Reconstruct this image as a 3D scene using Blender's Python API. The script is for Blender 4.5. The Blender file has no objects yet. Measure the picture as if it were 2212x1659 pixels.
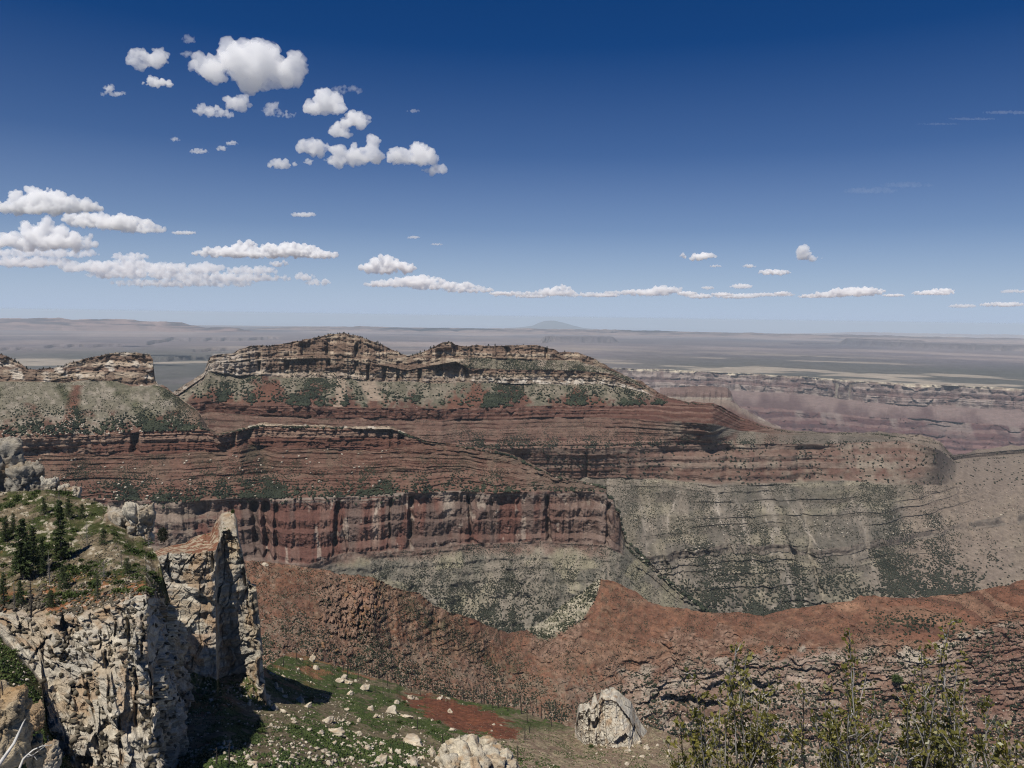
import bpy, bmesh, math, random
import numpy as np
from mathutils import Matrix, Vector

sc = bpy.context.scene
COL = sc.collection
F_PX = 1659.0                      # focal length in the tracing scale (2212 px wide)
# ------------------------------------------------------------------ camera
PITCH = math.atan((829.5 - 684) / F_PX)
ROLL = math.radians(0.85)
CAM = Matrix.Rotation(math.radians(90) - PITCH, 3, 'X') @ Matrix.Rotation(ROLL, 3, 'Z')
cam = bpy.data.objects.new('camera', bpy.data.cameras.new('camera'))
COL.objects.link(cam)
cam.matrix_world = CAM.to_4x4()
cam.data.lens, cam.data.sensor_width = 27, 36
cam.data.clip_start, cam.data.clip_end = 0.1, 5e5
sc.camera = cam
# ------------------------------------------------------------------ sky
world = bpy.data.worlds.new('World')
sc.world = world
world.use_nodes = True
wn = world.node_tree
sky = wn.nodes.new('ShaderNodeTexSky')
sky.sky_type = 'NISHITA'
sky.sun_disc = False
SUN_AZ, SUN_EL = math.atan2(-0.45, -0.893), math.radians(60)
sky.sun_elevation, sky.sun_rotation = SUN_EL, SUN_AZ
sky.altitude, sky.air_density, sky.dust_density, sky.ozone_density = 2700, 1.0, 0.0, 4.5
hsv = wn.nodes.new('ShaderNodeHueSaturation')
hsv.inputs['Hue'].default_value = 0.512
hsv.inputs['Saturation'].default_value = 1.32
gam = wn.nodes.new('ShaderNodeGamma')
gam.inputs['Gamma'].default_value = 1.0
wn.links.new(sky.outputs[0], gam.inputs[0])
wn.links.new(gam.outputs[0], hsv.inputs['Color'])
# pale lavender air low over the horizon
wtc = wn.nodes.new('ShaderNodeTexCoord')
wsp = wn.nodes.new('ShaderNodeSeparateXYZ')
wn.links.new(wtc.outputs['Generated'], wsp.inputs[0])
wrp = wn.nodes.new('ShaderNodeValToRGB')
wrp.color_ramp.elements[0].color = (.93, .93, .93, 1)
wrp.color_ramp.elements[1].position, wrp.color_ramp.elements[1].color = .32, (0, 0, 0, 1)
for p, v in ((.05, .62), (.11, .30), (.2, .09)):
    wrp.color_ramp.elements.new(p).color = (v, v, v, 1)
wn.links.new(wsp.outputs['Z'], wrp.inputs[0])
wmx = wn.nodes.new('ShaderNodeMix')
wmx.data_type = 'RGBA'
wmx.inputs['B'].default_value = (7.6, 9.3, 12.5, 1)
wn.links.new(wrp.outputs[0], wmx.inputs['Factor'])
wn.links.new(hsv.outputs[0], wmx.inputs['A'])
wn.links.new(wmx.outputs['Result'], wn.nodes['Background'].inputs[0])
wn.nodes['Background'].inputs[1].default_value = 0.056
# ------------------------------------------------------------------ sun
sun = bpy.data.objects.new('sun', bpy.data.lights.new('sun', 'SUN'))
COL.objects.link(sun)
sun.data.energy, sun.data.angle, sun.data.color = 5.0, math.radians(0.5), (1.0, 0.95, 0.87)
sun.rotation_euler = Vector((math.sin(SUN_AZ) * math.cos(SUN_EL), math.cos(SUN_AZ) * math.cos(SUN_EL),
                             math.sin(SUN_EL))).to_track_quat('Z', 'Y').to_euler()
# ------------------------------------------------------------------ exposure, sampling
sc.view_settings.view_transform, sc.view_settings.look = 'Standard', 'None'
sc.view_settings.exposure, sc.view_settings.gamma = 0.0, 1.0
sc.cycles.max_bounces, sc.cycles.volume_bounces = 18, 16
sc.cycles.pixel_filter_type, sc.cycles.filter_width = 'BLACKMAN_HARRIS', 1.15
sc.cycles.diffuse_bounces, sc.cycles.glossy_bounces, sc.cycles.transmission_bounces = 1, 1, 2
sc.cycles.use_denoising, sc.cycles.denoising_prefilter = True, 'NONE'

# ================================================================== helpers
rnd = random.Random(11)
nrg = np.random.default_rng(5)
TAB = np.random.default_rng(3).random((64, 64, 64), dtype=np.float32) * 2 - 1
CTAB = np.random.default_rng(9).random((64, 64, 64, 4), dtype=np.float32)


def vn(x, y, z):
    x, y, z = np.broadcast_arrays(np.asarray(x, np.float64), y, z)
    fx, fy, fz = np.floor(x), np.floor(y), np.floor(z)
    u, v, w = x - fx, y - fy, z - fz
    u, v, w = u * u * (3 - 2 * u), v * v * (3 - 2 * v), w * w * (3 - 2 * w)
    i, j, k = fx.astype(np.int64) & 63, fy.astype(np.int64) & 63, fz.astype(np.int64) & 63
    i1, j1, k1 = (i + 1) & 63, (j + 1) & 63, (k + 1) & 63
    a = TAB[i, j, k] * (1 - u) + TAB[i1, j, k] * u
    b = TAB[i, j1, k] * (1 - u) + TAB[i1, j1, k] * u
    c = TAB[i, j, k1] * (1 - u) + TAB[i1, j, k1] * u
    d = TAB[i, j1, k1] * (1 - u) + TAB[i1, j1, k1] * u
    return (a * (1 - v) + b * v) * (1 - w) + (c * (1 - v) + d * v) * w


def fbm(x, y, z, o=4, g=0.5):
    s, a, n = 0, 1.0, 0
    for q in range(o):
        s = s + a * vn(x + 17.3 * q, y + 9.1 * q, z + 5.7 * q)
        n += a
        a *= g
        x, y, z = x * 2.03, y * 2.03, z * 2.03
    return s / n * 1.6


def ridge(x, y, z, o=3, g=0.5):          # 0..1, sharp crests at 1
    s, a, n = 0, 1.0, 0
    for q in range(o):
        s = s + a * (1 - np.abs(vn(x + 31.7 * q, y + 3.1 * q, z + 15.7 * q)) * 1.6)
        n += a
        a *= g
        x, y, z = x * 2.07, y * 2.07, z * 2.07
    return np.clip(s / n, -0.4, 1)


def cell(x, y, z):                       # cellular noise: F1, F2-F1, random id
    x, y, z = np.broadcast_arrays(np.asarray(x, np.float32), np.asarray(y, np.float32), np.asarray(z, np.float32))
    fx, fy, fz = np.floor(x).astype(np.int32), np.floor(y).astype(np.int32), np.floor(z).astype(np.int32)
    f1 = np.full(x.shape, 9, np.float32)
    f2 = f1.copy()
    idn = np.zeros(x.shape, np.float32)
    for a in (-1, 0, 1):
        for b in (-1, 0, 1):
            for c in (-1, 0, 1):
                r = CTAB[(fx + a) & 63, (fy + b) & 63, (fz + c) & 63]
                d = (fx + a + r[..., 0] - x) ** 2 + (fy + b + r[..., 1] - y) ** 2 + (fz + c + r[..., 2] - z) ** 2
                m = d < f1
                f2 = np.where(m, f1, np.minimum(f2, d))
                idn = np.where(m, r[..., 3], idn)
                f1 = np.where(m, d, f1)
    return np.sqrt(f1), np.sqrt(f2) - np.sqrt(f1), idn


def facets(x, y, z, k=1.0):              # cellular blocks with their own tilt: (offset, edge distance, id)
    x, y, z = np.broadcast_arrays(np.asarray(x, np.float32), np.asarray(y, np.float32), np.asarray(z, np.float32))
    fx, fy, fz = np.floor(x).astype(np.int32), np.floor(y).astype(np.int32), np.floor(z).astype(np.int32)
    f1 = np.full(x.shape, 9, np.float32)
    f2, idn, tl = f1.copy(), np.zeros(x.shape, np.float32), np.zeros(x.shape, np.float32)
    for a in (-1, 0, 1):
        for b in (-1, 0, 1):
            for c in (-1, 0, 1):
                r = CTAB[(fx + a) & 63, (fy + b) & 63, (fz + c) & 63]
                ox, oy, oz = fx + a + r[..., 0] - x, fy + b + r[..., 1] - y, fz + c + r[..., 2] - z
                d = ox ** 2 + oy ** 2 + oz ** 2
                m = d < f1
                f2 = np.where(m, f1, np.minimum(f2, d))
                idn = np.where(m, r[..., 3], idn)
                tl = np.where(m, ((r[..., 3] * 7.13) % 1 - .5) * 2 * ox + ((r[..., 3] * 13.77) % 1 - .42) * 2 * oz, tl)
                f1 = np.where(m, d, f1)
    return (idn - .5) + k * tl, np.sqrt(f2) - np.sqrt(f1), idn


def sstep(a, b, x):
    t = np.clip((x - a) / (b - a), 0, 1)
    return t * t * (3 - 2 * t)


def mix(a, b, t):
    a, b = np.asarray(a, float), np.asarray(b, float)
    t = np.asarray(t)[..., None]
    return a * (1 - t) + b * t


def earthy(c, k=.2):                     # duller, browner earth colours
    return c * (1 - k) + (c @ np.array([.35, .5, .15]))[..., None] * np.array([1.08, 1.0, .90]) * k


def tag(o, label=None, cat=None, group=None, kind=None):
    if label: o['label'] = label
    if cat: o['category'] = cat
    if group: o['group'] = group
    if kind: o['kind'] = kind
    return o


def ray(px, py):
    return CAM @ Vector(((px - 1106) / F_PX, -(py - 829.5) / F_PX, -1))


def at(px, py, Y):                       # world point seen at (px, py) at forward distance Y
    v = ray(px, py)
    return v * (Y / v.y)


def mesh_np(name, verts, faces, mats, col=None, smooth=False, parent=None, link=True):
    verts = np.ascontiguousarray(verts, np.float32)
    faces = np.ascontiguousarray(faces, np.int32)
    me = bpy.data.meshes.new(name)
    n, k = faces.shape
    me.vertices.add(len(verts))
    me.vertices.foreach_set('co', verts.ravel())
    me.loops.add(n * k)
    me.loops.foreach_set('vertex_index', faces.ravel())
    me.polygons.add(n)
    me.polygons.foreach_set('loop_start', np.arange(0, n * k, k, dtype=np.int32))
    if smooth:
        me.polygons.foreach_set('use_smooth', np.ones(n, bool))
    if col is not None:
        at_ = me.color_attributes.new('tone', 'FLOAT_COLOR', 'POINT')
        c = np.ones((len(verts), 4), np.float32)
        c[:, :3] = np.clip(col, 0.004, 0.9)
        at_.data.foreach_set('color', c.ravel())
    me.update(calc_edges=True)
    for m in (mats if isinstance(mats, list) else [mats]):
        me.materials.append(m)
    if not link:
        return me
    o = bpy.data.objects.new(name, me)
    COL.objects.link(o)
    o.parent = parent
    return o


# ------------------------------------------------------------------ materials
def ground_mat(name, scale, bump=0.6, var=0.35, stretch=1.0, fine=6.0):
    m = bpy.data.materials.new(name)
    m.use_nodes = True
    t = m.node_tree
    N, Lk = t.nodes, t.links
    bs = N['Principled BSDF']
    bs.inputs['Roughness'].default_value = 0.95
    bs.inputs['Specular IOR Level'].default_value = 0.08
    tc = N.new('ShaderNodeTexCoord')
    mp = N.new('ShaderNodeMapping')
    mp.inputs['Scale'].default_value = (scale, scale, scale * stretch)
    Lk.new(tc.outputs['Object'], mp.inputs[0])
    n1 = N.new('ShaderNodeTexNoise')
    n1.inputs['Scale'].default_value = 1.0
    n1.inputs['Detail'].default_value = 5
    n1.inputs['Roughness'].default_value = 0.65
    Lk.new(mp.outputs[0], n1.inputs['Vector'])
    n2 = N.new('ShaderNodeTexNoise')
    n2.inputs['Scale'].default_value = fine
    n2.inputs['Detail'].default_value = 3
    Lk.new(mp.outputs[0], n2.inputs['Vector'])
    at_ = N.new('ShaderNodeAttribute')
    at_.attribute_name = 'tone'
    mr = N.new('ShaderNodeMapRange')
    mr.inputs['From Min'].default_value, mr.inputs['From Max'].default_value = 0.3, 0.7
    mr.inputs['To Min'].default_value, mr.inputs['To Max'].default_value = 1 - var, 1 + var
    Lk.new(n1.outputs['Fac'], mr.inputs[0])
    mr2 = N.new('ShaderNodeMapRange')
    mr2.inputs['From Min'].default_value, mr2.inputs['From Max'].default_value = 0.3, 0.7
    mr2.inputs['To Min'].default_value, mr2.inputs['To Max'].default_value = 1 - var * .7, 1 + var * .7
    Lk.new(n2.outputs['Fac'], mr2.inputs[0])
    mu = N.new('ShaderNodeMath')
    mu.operation = 'MULTIPLY'
    Lk.new(mr.outputs[0], mu.inputs[0])
    Lk.new(mr2.outputs[0], mu.inputs[1])
    vm = N.new('ShaderNodeVectorMath')
    vm.operation = 'SCALE'
    Lk.new(at_.outputs['Color'], vm.inputs[0])
    Lk.new(mu.outputs[0], vm.inputs['Scale'])
    Lk.new(vm.outputs[0], bs.inputs['Base Color'])
    bp = N.new('ShaderNodeBump')
    bp.inputs['Strength'].default_value = bump
    bp.inputs['Distance'].default_value = 0.35 / scale
    ad = N.new('ShaderNodeMath')
    ad.operation = 'MULTIPLY_ADD'
    ad.inputs[1].default_value = 0.35
    Lk.new(n2.outputs['Fac'], ad.inputs[0])
    Lk.new(n1.outputs['Fac'], ad.inputs[2])
    Lk.new(ad.outputs[0], bp.inputs['Height'])
    Lk.new(bp.outputs[0], bs.inputs['Normal'])
    return m


def leaf_mat(name, c1, c2, scale=0.4, rough=0.7):
    m = bpy.data.materials.new(name)
    m.use_nodes = True
    t = m.node_tree
    N, Lk = t.nodes, t.links
    bs = N['Principled BSDF']
    bs.inputs['Roughness'].default_value = rough
    bs.inputs['Specular IOR Level'].default_value = 0.15
    ge = N.new('ShaderNodeNewGeometry')
    n1 = N.new('ShaderNodeTexNoise')
    n1.inputs['Scale'].default_value = scale
    n1.inputs['Detail'].default_value = 4
    Lk.new(ge.outputs['Position'], n1.inputs['Vector'])
    mx = N.new('ShaderNodeValToRGB')
    mx.color_ramp.elements[0].position, mx.color_ramp.elements[1].position = 0.35, 0.65
    mx.color_ramp.elements[0].color = (*c1, 1)
    mx.color_ramp.elements[1].color = (*c2, 1)
    Lk.new(n1.outputs['Fac'], mx.inputs[0])
    Lk.new(mx.outputs[0], bs.inputs['Base Color'])
    return m


M_FAR = ground_mat('far_desert', 1 / 400, 0.2, 0.2)
M_WALL = ground_mat('far_wall_rock', 1 / 90, 0.5, 0.22, 2.5)
M_MESA = ground_mat('layered_rock', 1 / 22, 0.7, 0.3, 1.8)
M_RIDGE = ground_mat('red_ridge_soil', 1 / 9, 0.7, 0.35, 1.5)
M_NEAR = ground_mat('pale_limestone', 1 / 4, 0.8, 0.25, 2.0)
M_SLOPE = ground_mat('slope_soil', 1 / 4, 0.8, 0.4)
M_BOULDER = ground_mat('boulder_stone', 1 / 2, 0.6, 0.2)


# ------------------------------------------------------------------ sheets: cliffs and slopes as R(azimuth, height)
def line(pts, val=None, smooth=0):
    out = []
    for p in pts:
        v = ray(p[0], p[1])
        az = math.atan2(v.x, v.y)
        hl = math.hypot(v.x, v.y)
        te = v.z / hl
        q = p[2] if len(p) > 2 else val
        R = q / te if q < 0 else q / math.cos(az)
        out.append((az, te, R * te, 1.0 if q < 0 else 0.0, R))
    out.sort()
    return np.array(out), smooth


def gsm(a, s):
    if s <= 0: return a
    k = np.exp(-0.5 * (np.arange(-3 * s, 3 * s + 1) / s) ** 2)
    k /= k.sum()
    return np.convolve(np.pad(a, 3 * s, mode='edge'), k, mode='valid')


def ledges(n, q, seed, sharp=0.08):
    r = np.random.default_rng(seed)
    c = np.concatenate([[0], np.cumsum(r.random(n) ** 1.5 + 0.25)])
    c /= c[-1]
    xi, yi = [0.0], [0.0]
    for a, b in zip(c[:-1], c[1:]):
        w = b - a
        qq = np.clip(q + r.normal() * 0.12, 0.15, 0.9)
        xi += [a + qq * w, b]
        yi += [a + sharp * w, b]
    return np.array(xi), np.array(yi)


def bench(T, tab):                        # 1 on the steep riser of a ledge, 0 on its tread
    return (np.searchsorted(tab[0], np.clip(T, 0, .9999), side='right') % 2).astype(float)


def sheet(name, lines, px, ncol, rows, mat, disp=None, color=None, warp=None, jit=None,
          back=0.05, pyref=1000, foot=150, kind='structure', top_z=-0.004, lateral=None, fade=None):
    a0 = math.atan2(*ray(px[0], pyref).xy)
    a1 = math.atan2(*ray(px[1], pyref).xy)
    az = np.linspace(a0, a1, ncol)
    TE, RR = [], []
    for i, (ln, sm) in enumerate(lines):
        te = np.interp(az, ln[:, 0], ln[:, 1])
        zz = np.interp(az, ln[:, 0], ln[:, 2])
        fl = np.interp(az, ln[:, 0], ln[:, 3])
        rr = np.interp(az, ln[:, 0], ln[:, 4])
        R = zz / te * fl + rr * (1 - fl)
        R = gsm(R, sm)
        if jit and jit[i]:
            s = az * R.mean()
            te = te + jit[i] / F_PX * (fbm(s / (R.mean() * .02), 3.1, i * 7.7, 5) + 0.6 * np.round(1.5 * vn(s / (R.mean() * .006), 1.2, i)) if i == 0
                                       else fbm(s / (R.mean() * .035), 3.1, i * 7.7, 3))
        if i: te = np.minimum(te, TE[-1] - 0.0006)
        TE.append(te)
        RR.append(R)
    P = []          # rows of (R, z, k, t)
    zr, Rr, kr, tr = [], [], [], []
    r0, z0 = RR[0], RR[0] * TE[0]
    for f, dz in ((back * 2, -0.08), (back, 3 * top_z), (back * .4, top_z)):
        Rr.append(r0 * (1 + f)); zr.append(r0 * (1 + f) * TE[0] + r0 * dz); kr.append(0); tr.append(-1.0)
    for k, n in enumerate(rows):
        zA, zB = RR[k] * TE[k], RR[k + 1] * TE[k + 1]
        for t in np.linspace(0, 1, n, endpoint=(k == len(rows) - 1)):
            z = zA + (zB - zA) * t
            if warp and warp[k] is not None:
                xi, yi, wob = warp[k]
                s = az * RR[k].mean()
                t0 = t
                tt = np.interp(np.clip(t + wob * fbm(s / (RR[k].mean() * .06), z / 90, k + 2.2, 3) * sstep(0, .05, t) * sstep(1, .95, t), 0, 1), xi, yi)
                if fade is not None:
                    g = sstep(math.atan2(*ray(fade[0], pyref).xy), math.atan2(*ray(fade[1], pyref).xy), az)
                    tt = tt * (1 - g) + t0 * g
            else:
                tt = t
            Rr.append(RR[k] + (RR[k + 1] - RR[k]) * tt); zr.append(z); kr.append(k); tr.append(t)
    nb = 3
    Rr.append(RR[-1] * 0.99); zr.append(RR[-1] * TE[-1] - foot); kr.append(len(rows) - 1); tr.append(2.0)
    R, Z = np.array(Rr), np.array(zr)
    K = np.array(kr)[:, None] + 0 * R
    T = np.array(tr)[:, None] + 0 * R
    A = az[None, :] + 0 * R
    X, Y = R * np.sin(A), R * np.cos(A)
    if disp is not None:
        dR = disp(K, T, X, Y, Z, A)
        dR[:nb] = dR[nb]
        R = R + dR
        X, Y = R * np.sin(A), R * np.cos(A)
    if lateral is not None:
        X = X + lateral(K, T, X, Y, Z, A)
    C = color(K, T, X, Y, Z, A) if color is not None else np.full(X.shape + (3,), 0.3)
    nr, nc = X.shape
    idx = np.arange(nr * nc).reshape(nr, nc)
    f = np.stack([idx[:-1, :-1], idx[1:, :-1], idx[1:, 1:], idx[:-1, 1:]], -1).reshape(-1, 4)
    o = mesh_np(name, np.stack([X, Y, Z], -1).reshape(-1, 3), f, mat, C.reshape(-1, 3))
    if kind: o['kind'] = kind
    return dict(o=o, X=X, Y=Y, Z=Z, K=K, T=T, A=A, az=az, TE=TE, RR=RR)


def to_px(X, Y, Z):                      # tracing-scale pixel of world points
    Mi = np.array(CAM.transposed())
    c = np.stack([X, Y, Z], -1) @ Mi.T
    return 1106 + F_PX * c[..., 0] / -c[..., 2], 829.5 - F_PX * c[..., 1] / -c[..., 2]


def pick(sh, w, n, seed=1):              # n random surface points weighted per grid cell
    r = np.random.default_rng(seed)
    w = np.clip(np.broadcast_to(w, sh['X'].shape)[:-1, :-1], 0, None).copy()
    w[:3] = 0
    w[-2:] = 0
    qx, qy = to_px(sh['X'], sh['Y'], sh['Z'])
    ux, uy, vx, vy = qx[1:, 1:] - qx[:-1, :-1], qy[1:, 1:] - qy[:-1, :-1], qx[1:, :-1] - qx[:-1, 1:], qy[1:, :-1] - qy[:-1, 1:]
    w *= np.clip(ux * vy - uy * vx, 0, None) if np.median(ux * vy - uy * vx) > 0 else np.clip(uy * vx - ux * vy, 0, None)
    Rm = np.hypot(sh['X'], sh['Y']).mean() / 45
    w *= np.clip(.6 + 1.1 * fbm(sh['X'] / Rm, sh['Y'] / Rm, sh['Z'] / Rm * 1.5, 4)[:-1, :-1], .12, 2.2)
    p = w.ravel() / w.sum()
    i = r.choice(p.size, n, p=p)
    a, b = np.divmod(i, w.shape[1])
    u, v = r.random(n), r.random(n)
    out = []
    for q in ('X', 'Y', 'Z'):
        g = sh[q]
        out.append((g[a, b] * (1 - u) + g[a + 1, b] * u) * (1 - v) + (g[a, b + 1] * (1 - u) + g[a + 1, b + 1] * u) * v)
    return np.stack(out, -1)


def icos(sub=1):
    bm = bmesh.new()
    bmesh.ops.create_icosphere(bm, subdivisions=sub, radius=1)
    v = np.array([x.co[:] for x in bm.verts])
    f = np.array([[q.index for q in x.verts] for x in bm.faces])
    bm.free()
    return v, f


ICO1, ICO2, ICO3 = icos(1), icos(2), icos(3)


def clumps(name, pts, size, mat, flat=0.8, seed=1, base=ICO1, sink=0.3, label=None, rough=0.35, kind='stuff'):
    r = np.random.default_rng(seed)
    v0, f0 = base
    n = len(pts)
    s = size[0] * .9 + (size[1] * 1.25 - size[0] * .9) * r.random(n) ** 2.8
    V = v0[None] * (1 + r.normal(0, rough, (n, len(v0), 1)))
    a = r.random(n) * 6.283
    c, sn = np.cos(a)[:, None], np.sin(a)[:, None]
    el = np.clip(1 + r.normal(0, .25, (n, 1)), .6, 1.5)
    x, y, z = V[..., 0] * el, V[..., 1] / el, V[..., 2] * flat * (1 + r.normal(0, .2, (n, 1)))
    V = np.stack([x * c - y * sn, x * sn + y * c, z + flat * (1 - sink)], -1) * s[:, None, None] + pts[:, None, :]
    Fc = f0[None] + (np.arange(n) * len(v0))[:, None, None]
    o = mesh_np(name, V.reshape(-1, 3), Fc.reshape(-1, 3), mat)
    if kind: o['kind'] = kind
    if label: o['label'] = label
    return o


# ================================================================== clouds
CLOUDS = [
    ("faint thin streak of high cloud slanting up to the right edge", .16, [(2030, 268, 50, 2.5), (2100, 257, 60, 3), (2180, 243, 60, 4)]),
    ("faint smear of high thin cloud in the blue at right", .13, [(1880, 412, 60, 7), (1960, 400, 60, 6)]),
    *[("one of the small lumpy clouds strung out low over the centre and right plain", .75, [l]) for l in
      [(1085, 634, 30, 4), (1150, 640, 40, 4), (1310, 638, 30, 4), (1480, 634, 26, 5), (1510, 640, 30, 5), (1560, 636, 26, 4), (1750, 640, 30, 4), (1690, 634, 20, 4), (1930, 638, 26, 3)]],
    ("large white heaped cloud, biggest high in the sky", 1.0, [(465, 152, 62, 26), (545, 142, 62, 50), (612, 152, 66, 34), (560, 178, 42, 16), (568, 105, 30, 22), (500, 118, 30, 24)]),
    ("small puffy cloud just left of the biggest high cloud", .7, [(318, 133, 48, 20), (300, 125, 25, 14), (340, 122, 24, 14)]),
    ("flat small cloud below the puffy one at upper left", .7, [(342, 180, 38, 11)]),
    ("little hooked wisp at far upper left", .5, [(242, 202, 30, 7), (236, 190, 14, 9)]),
    ("ragged white cloud under the biggest high cloud", .7, [(452, 240, 40, 11), (510, 222, 32, 18), (482, 248, 26, 8)]),
    ("small curled wisp right of the ragged white cloud", .5, [(588, 238, 22, 14), (618, 248, 28, 6)]),
    ("faint shred above the gap left of the biggest cloud", .3, [(408, 86, 17, 9)]),
    ("faint shred close beside the biggest cloud's left end", .3, [(408, 118, 19, 9)]),
    ("white cloud with a tail, right below the biggest cloud", .9, [(698, 228, 48, 26), (768, 262, 36, 20), (735, 285, 25, 16), (712, 212, 30, 14)]),
    ("torn thin wisp above the tailed white cloud", .3, [(745, 196, 38, 10)]),
    ("long lumpy white cloud left of upper centre", .9, [(682, 322, 42, 16), (768, 335, 62, 24), (735, 346, 36, 15), (848, 338, 56, 18), (905, 338, 46, 26), (938, 368, 30, 8), (808, 308, 16, 12)]),
    ("small flat cloud left of the long lumpy cloud", .6, [(608, 356, 34, 10)]),
    ("tiny puff under the left end of the long lumpy cloud", .5, [(665, 350, 12, 7)]),
    ("tiny faint puff at left in open blue sky", .4, [(378, 301, 13, 5)]),
    ("small flat wisp at left below the tiny faint puff", .5, [(430, 327, 23, 6)]),
    ("slanting thin wisp right of the small flat wisp", .5, [(478, 321, 14, 6), (500, 310, 16, 6)]),
    ("faint pair of streaks in the blue right of the tailed cloud", .3, [(893, 240, 16, 4)]),
    ("broad white cloud cut by the left edge, topmost of the stack there", 1.0, [(100, 446, 122, 18), (90, 428, 70, 20), (85, 418, 40, 14), (20, 448, 60, 16)]),
    ("long cloud tapering right under the topmost left cloud", .9, [(240, 482, 95, 15), (190, 474, 62, 12), (310, 496, 52, 9)]),
    ("big rounded cloud cut by the left edge, middle of the stack", 1.0, [(105, 515, 98, 24), (40, 522, 74, 22), (150, 530, 62, 12), (85, 492, 50, 16)]),
    ("small flat cloud at the tip of the tapering cloud", .6, [(398, 503, 28, 4)]),
    ("long grey layer of cloud low at the left", .72, [(60, 567, 112, 11), (250, 578, 130, 13), (282, 556, 42, 10), (390, 582, 110, 12), (480, 600, 150, 10), (300, 592, 120, 11), (540, 585, 62, 9), (90, 548, 130, 9), (400, 612, 160, 8)]),
    ("long flat based white cloud above the main mesa's left end", 1.0, [(570, 548, 160, 10), (500, 543, 82, 10), (622, 540, 72, 12), (530, 531, 32, 9), (690, 551, 42, 8)]),
    ("small cloud right under the long flat based cloud", .7, [(603, 570, 23, 7)]),
    ("small puffs below and right of the long flat based cloud", .6, [(655, 598, 26, 8), (686, 610, 30, 7)]),
    ("white domed cloud with flat base over the mesa", 1.0, [(832, 580, 66, 14), (830, 566, 42, 14), (865, 578, 36, 12)]),
    ("long lumpy cloud sloping right beneath the domed cloud", .9, [(900, 608, 62, 11), (850, 613, 70, 7), (960, 618, 80, 8), (1012, 626, 60, 6)]),
    ("low lumpy cloud over the far dome mountain", .8, [(1110, 635, 52, 5), (1200, 632, 48, 8), (1270, 637, 62, 5), (1215, 623, 22, 6)]),
    ("low lumpy cloud right of the one over the dome mountain", .8, [(1395, 633, 62, 7), (1436, 626, 42, 8), (1340, 633, 42, 4)]),
    ("small white cloud with flat base in the right middle sky", .9, [(1516, 556, 33, 9), (1475, 554, 7, 5)]),
    ("tiny flat cloud beside the small white flat based cloud", .6, [(1546, 575, 13, 3)]),
    ("little flat cloud between the small clouds at right", .6, [(1618, 575, 16, 4)]),
    ("flat streak of cloud below the peaked small cloud", .8, [(1672, 589, 36, 6)]),
    ("peaked small white cloud at right, like a sail", .9, [(1736, 548, 14, 16), (1750, 557, 27, 6)]),
    ("low cloud in the row above the right plain, left of its tallest", .7, [(1590, 640, 52, 5), (1601, 619, 26, 5), (1530, 622, 16, 4), (1660, 637, 60, 4)]),
    ("tallest white cloud in the low row at right", .9, [(1838, 632, 56, 9), (1790, 637, 42, 6), (1872, 630, 40, 8)]),
    ("low lumpy cloud near the right edge, in the upper of two rows", .8, [(2015, 633, 46, 5), (2036, 628, 26, 5)]),
    ("small low cloud under the lumpy one near the right edge", .6, [(2078, 661, 32, 4)]),
    ("flat low cloud cut by the right edge", .7, [(2165, 658, 52, 5)]),
    ("faint low cloud at the right edge above the flat one", .5, [(2190, 630, 32, 4)]),
    ("small lone flat cloud in the middle left sky", .6, [(655, 464, 28, 5)]),
    ("tiny lone flat cloud at centre of the sky", .5, [(893, 513, 16, 3)]),
    ("tiny puff just right below the tiny lone flat cloud", .5, [(943, 528, 14, 3)]),
]
BASE_Z = 1500.0


def blob_field(lumps, seed):
    r = random.Random(seed)
    P = []
    for cx, cy, rx, ry in lumps:
        n = int(7 + (6 if rx < 5 * ry else 11) * rx / ry)
        for k in range(n):
            a, q = r.uniform(0, 6.283), math.sqrt(r.random())
            u, w = q * math.cos(a), q * math.sin(a)
            if w < -.35: w = -.35 + r.uniform(-.1, .1)
            e = math.sqrt(max(.05, 1 - u * u))
            rad = ry * r.uniform(.3 if rx < 5 * ry else .5, .85) * (.4 + .6 * e)
            P.append((cx + u * (rx - rad * .6), r.uniform(-1, 1) * ry * .55 * e, cy - w * (ry - rad * .5), rad))
    return P


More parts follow.
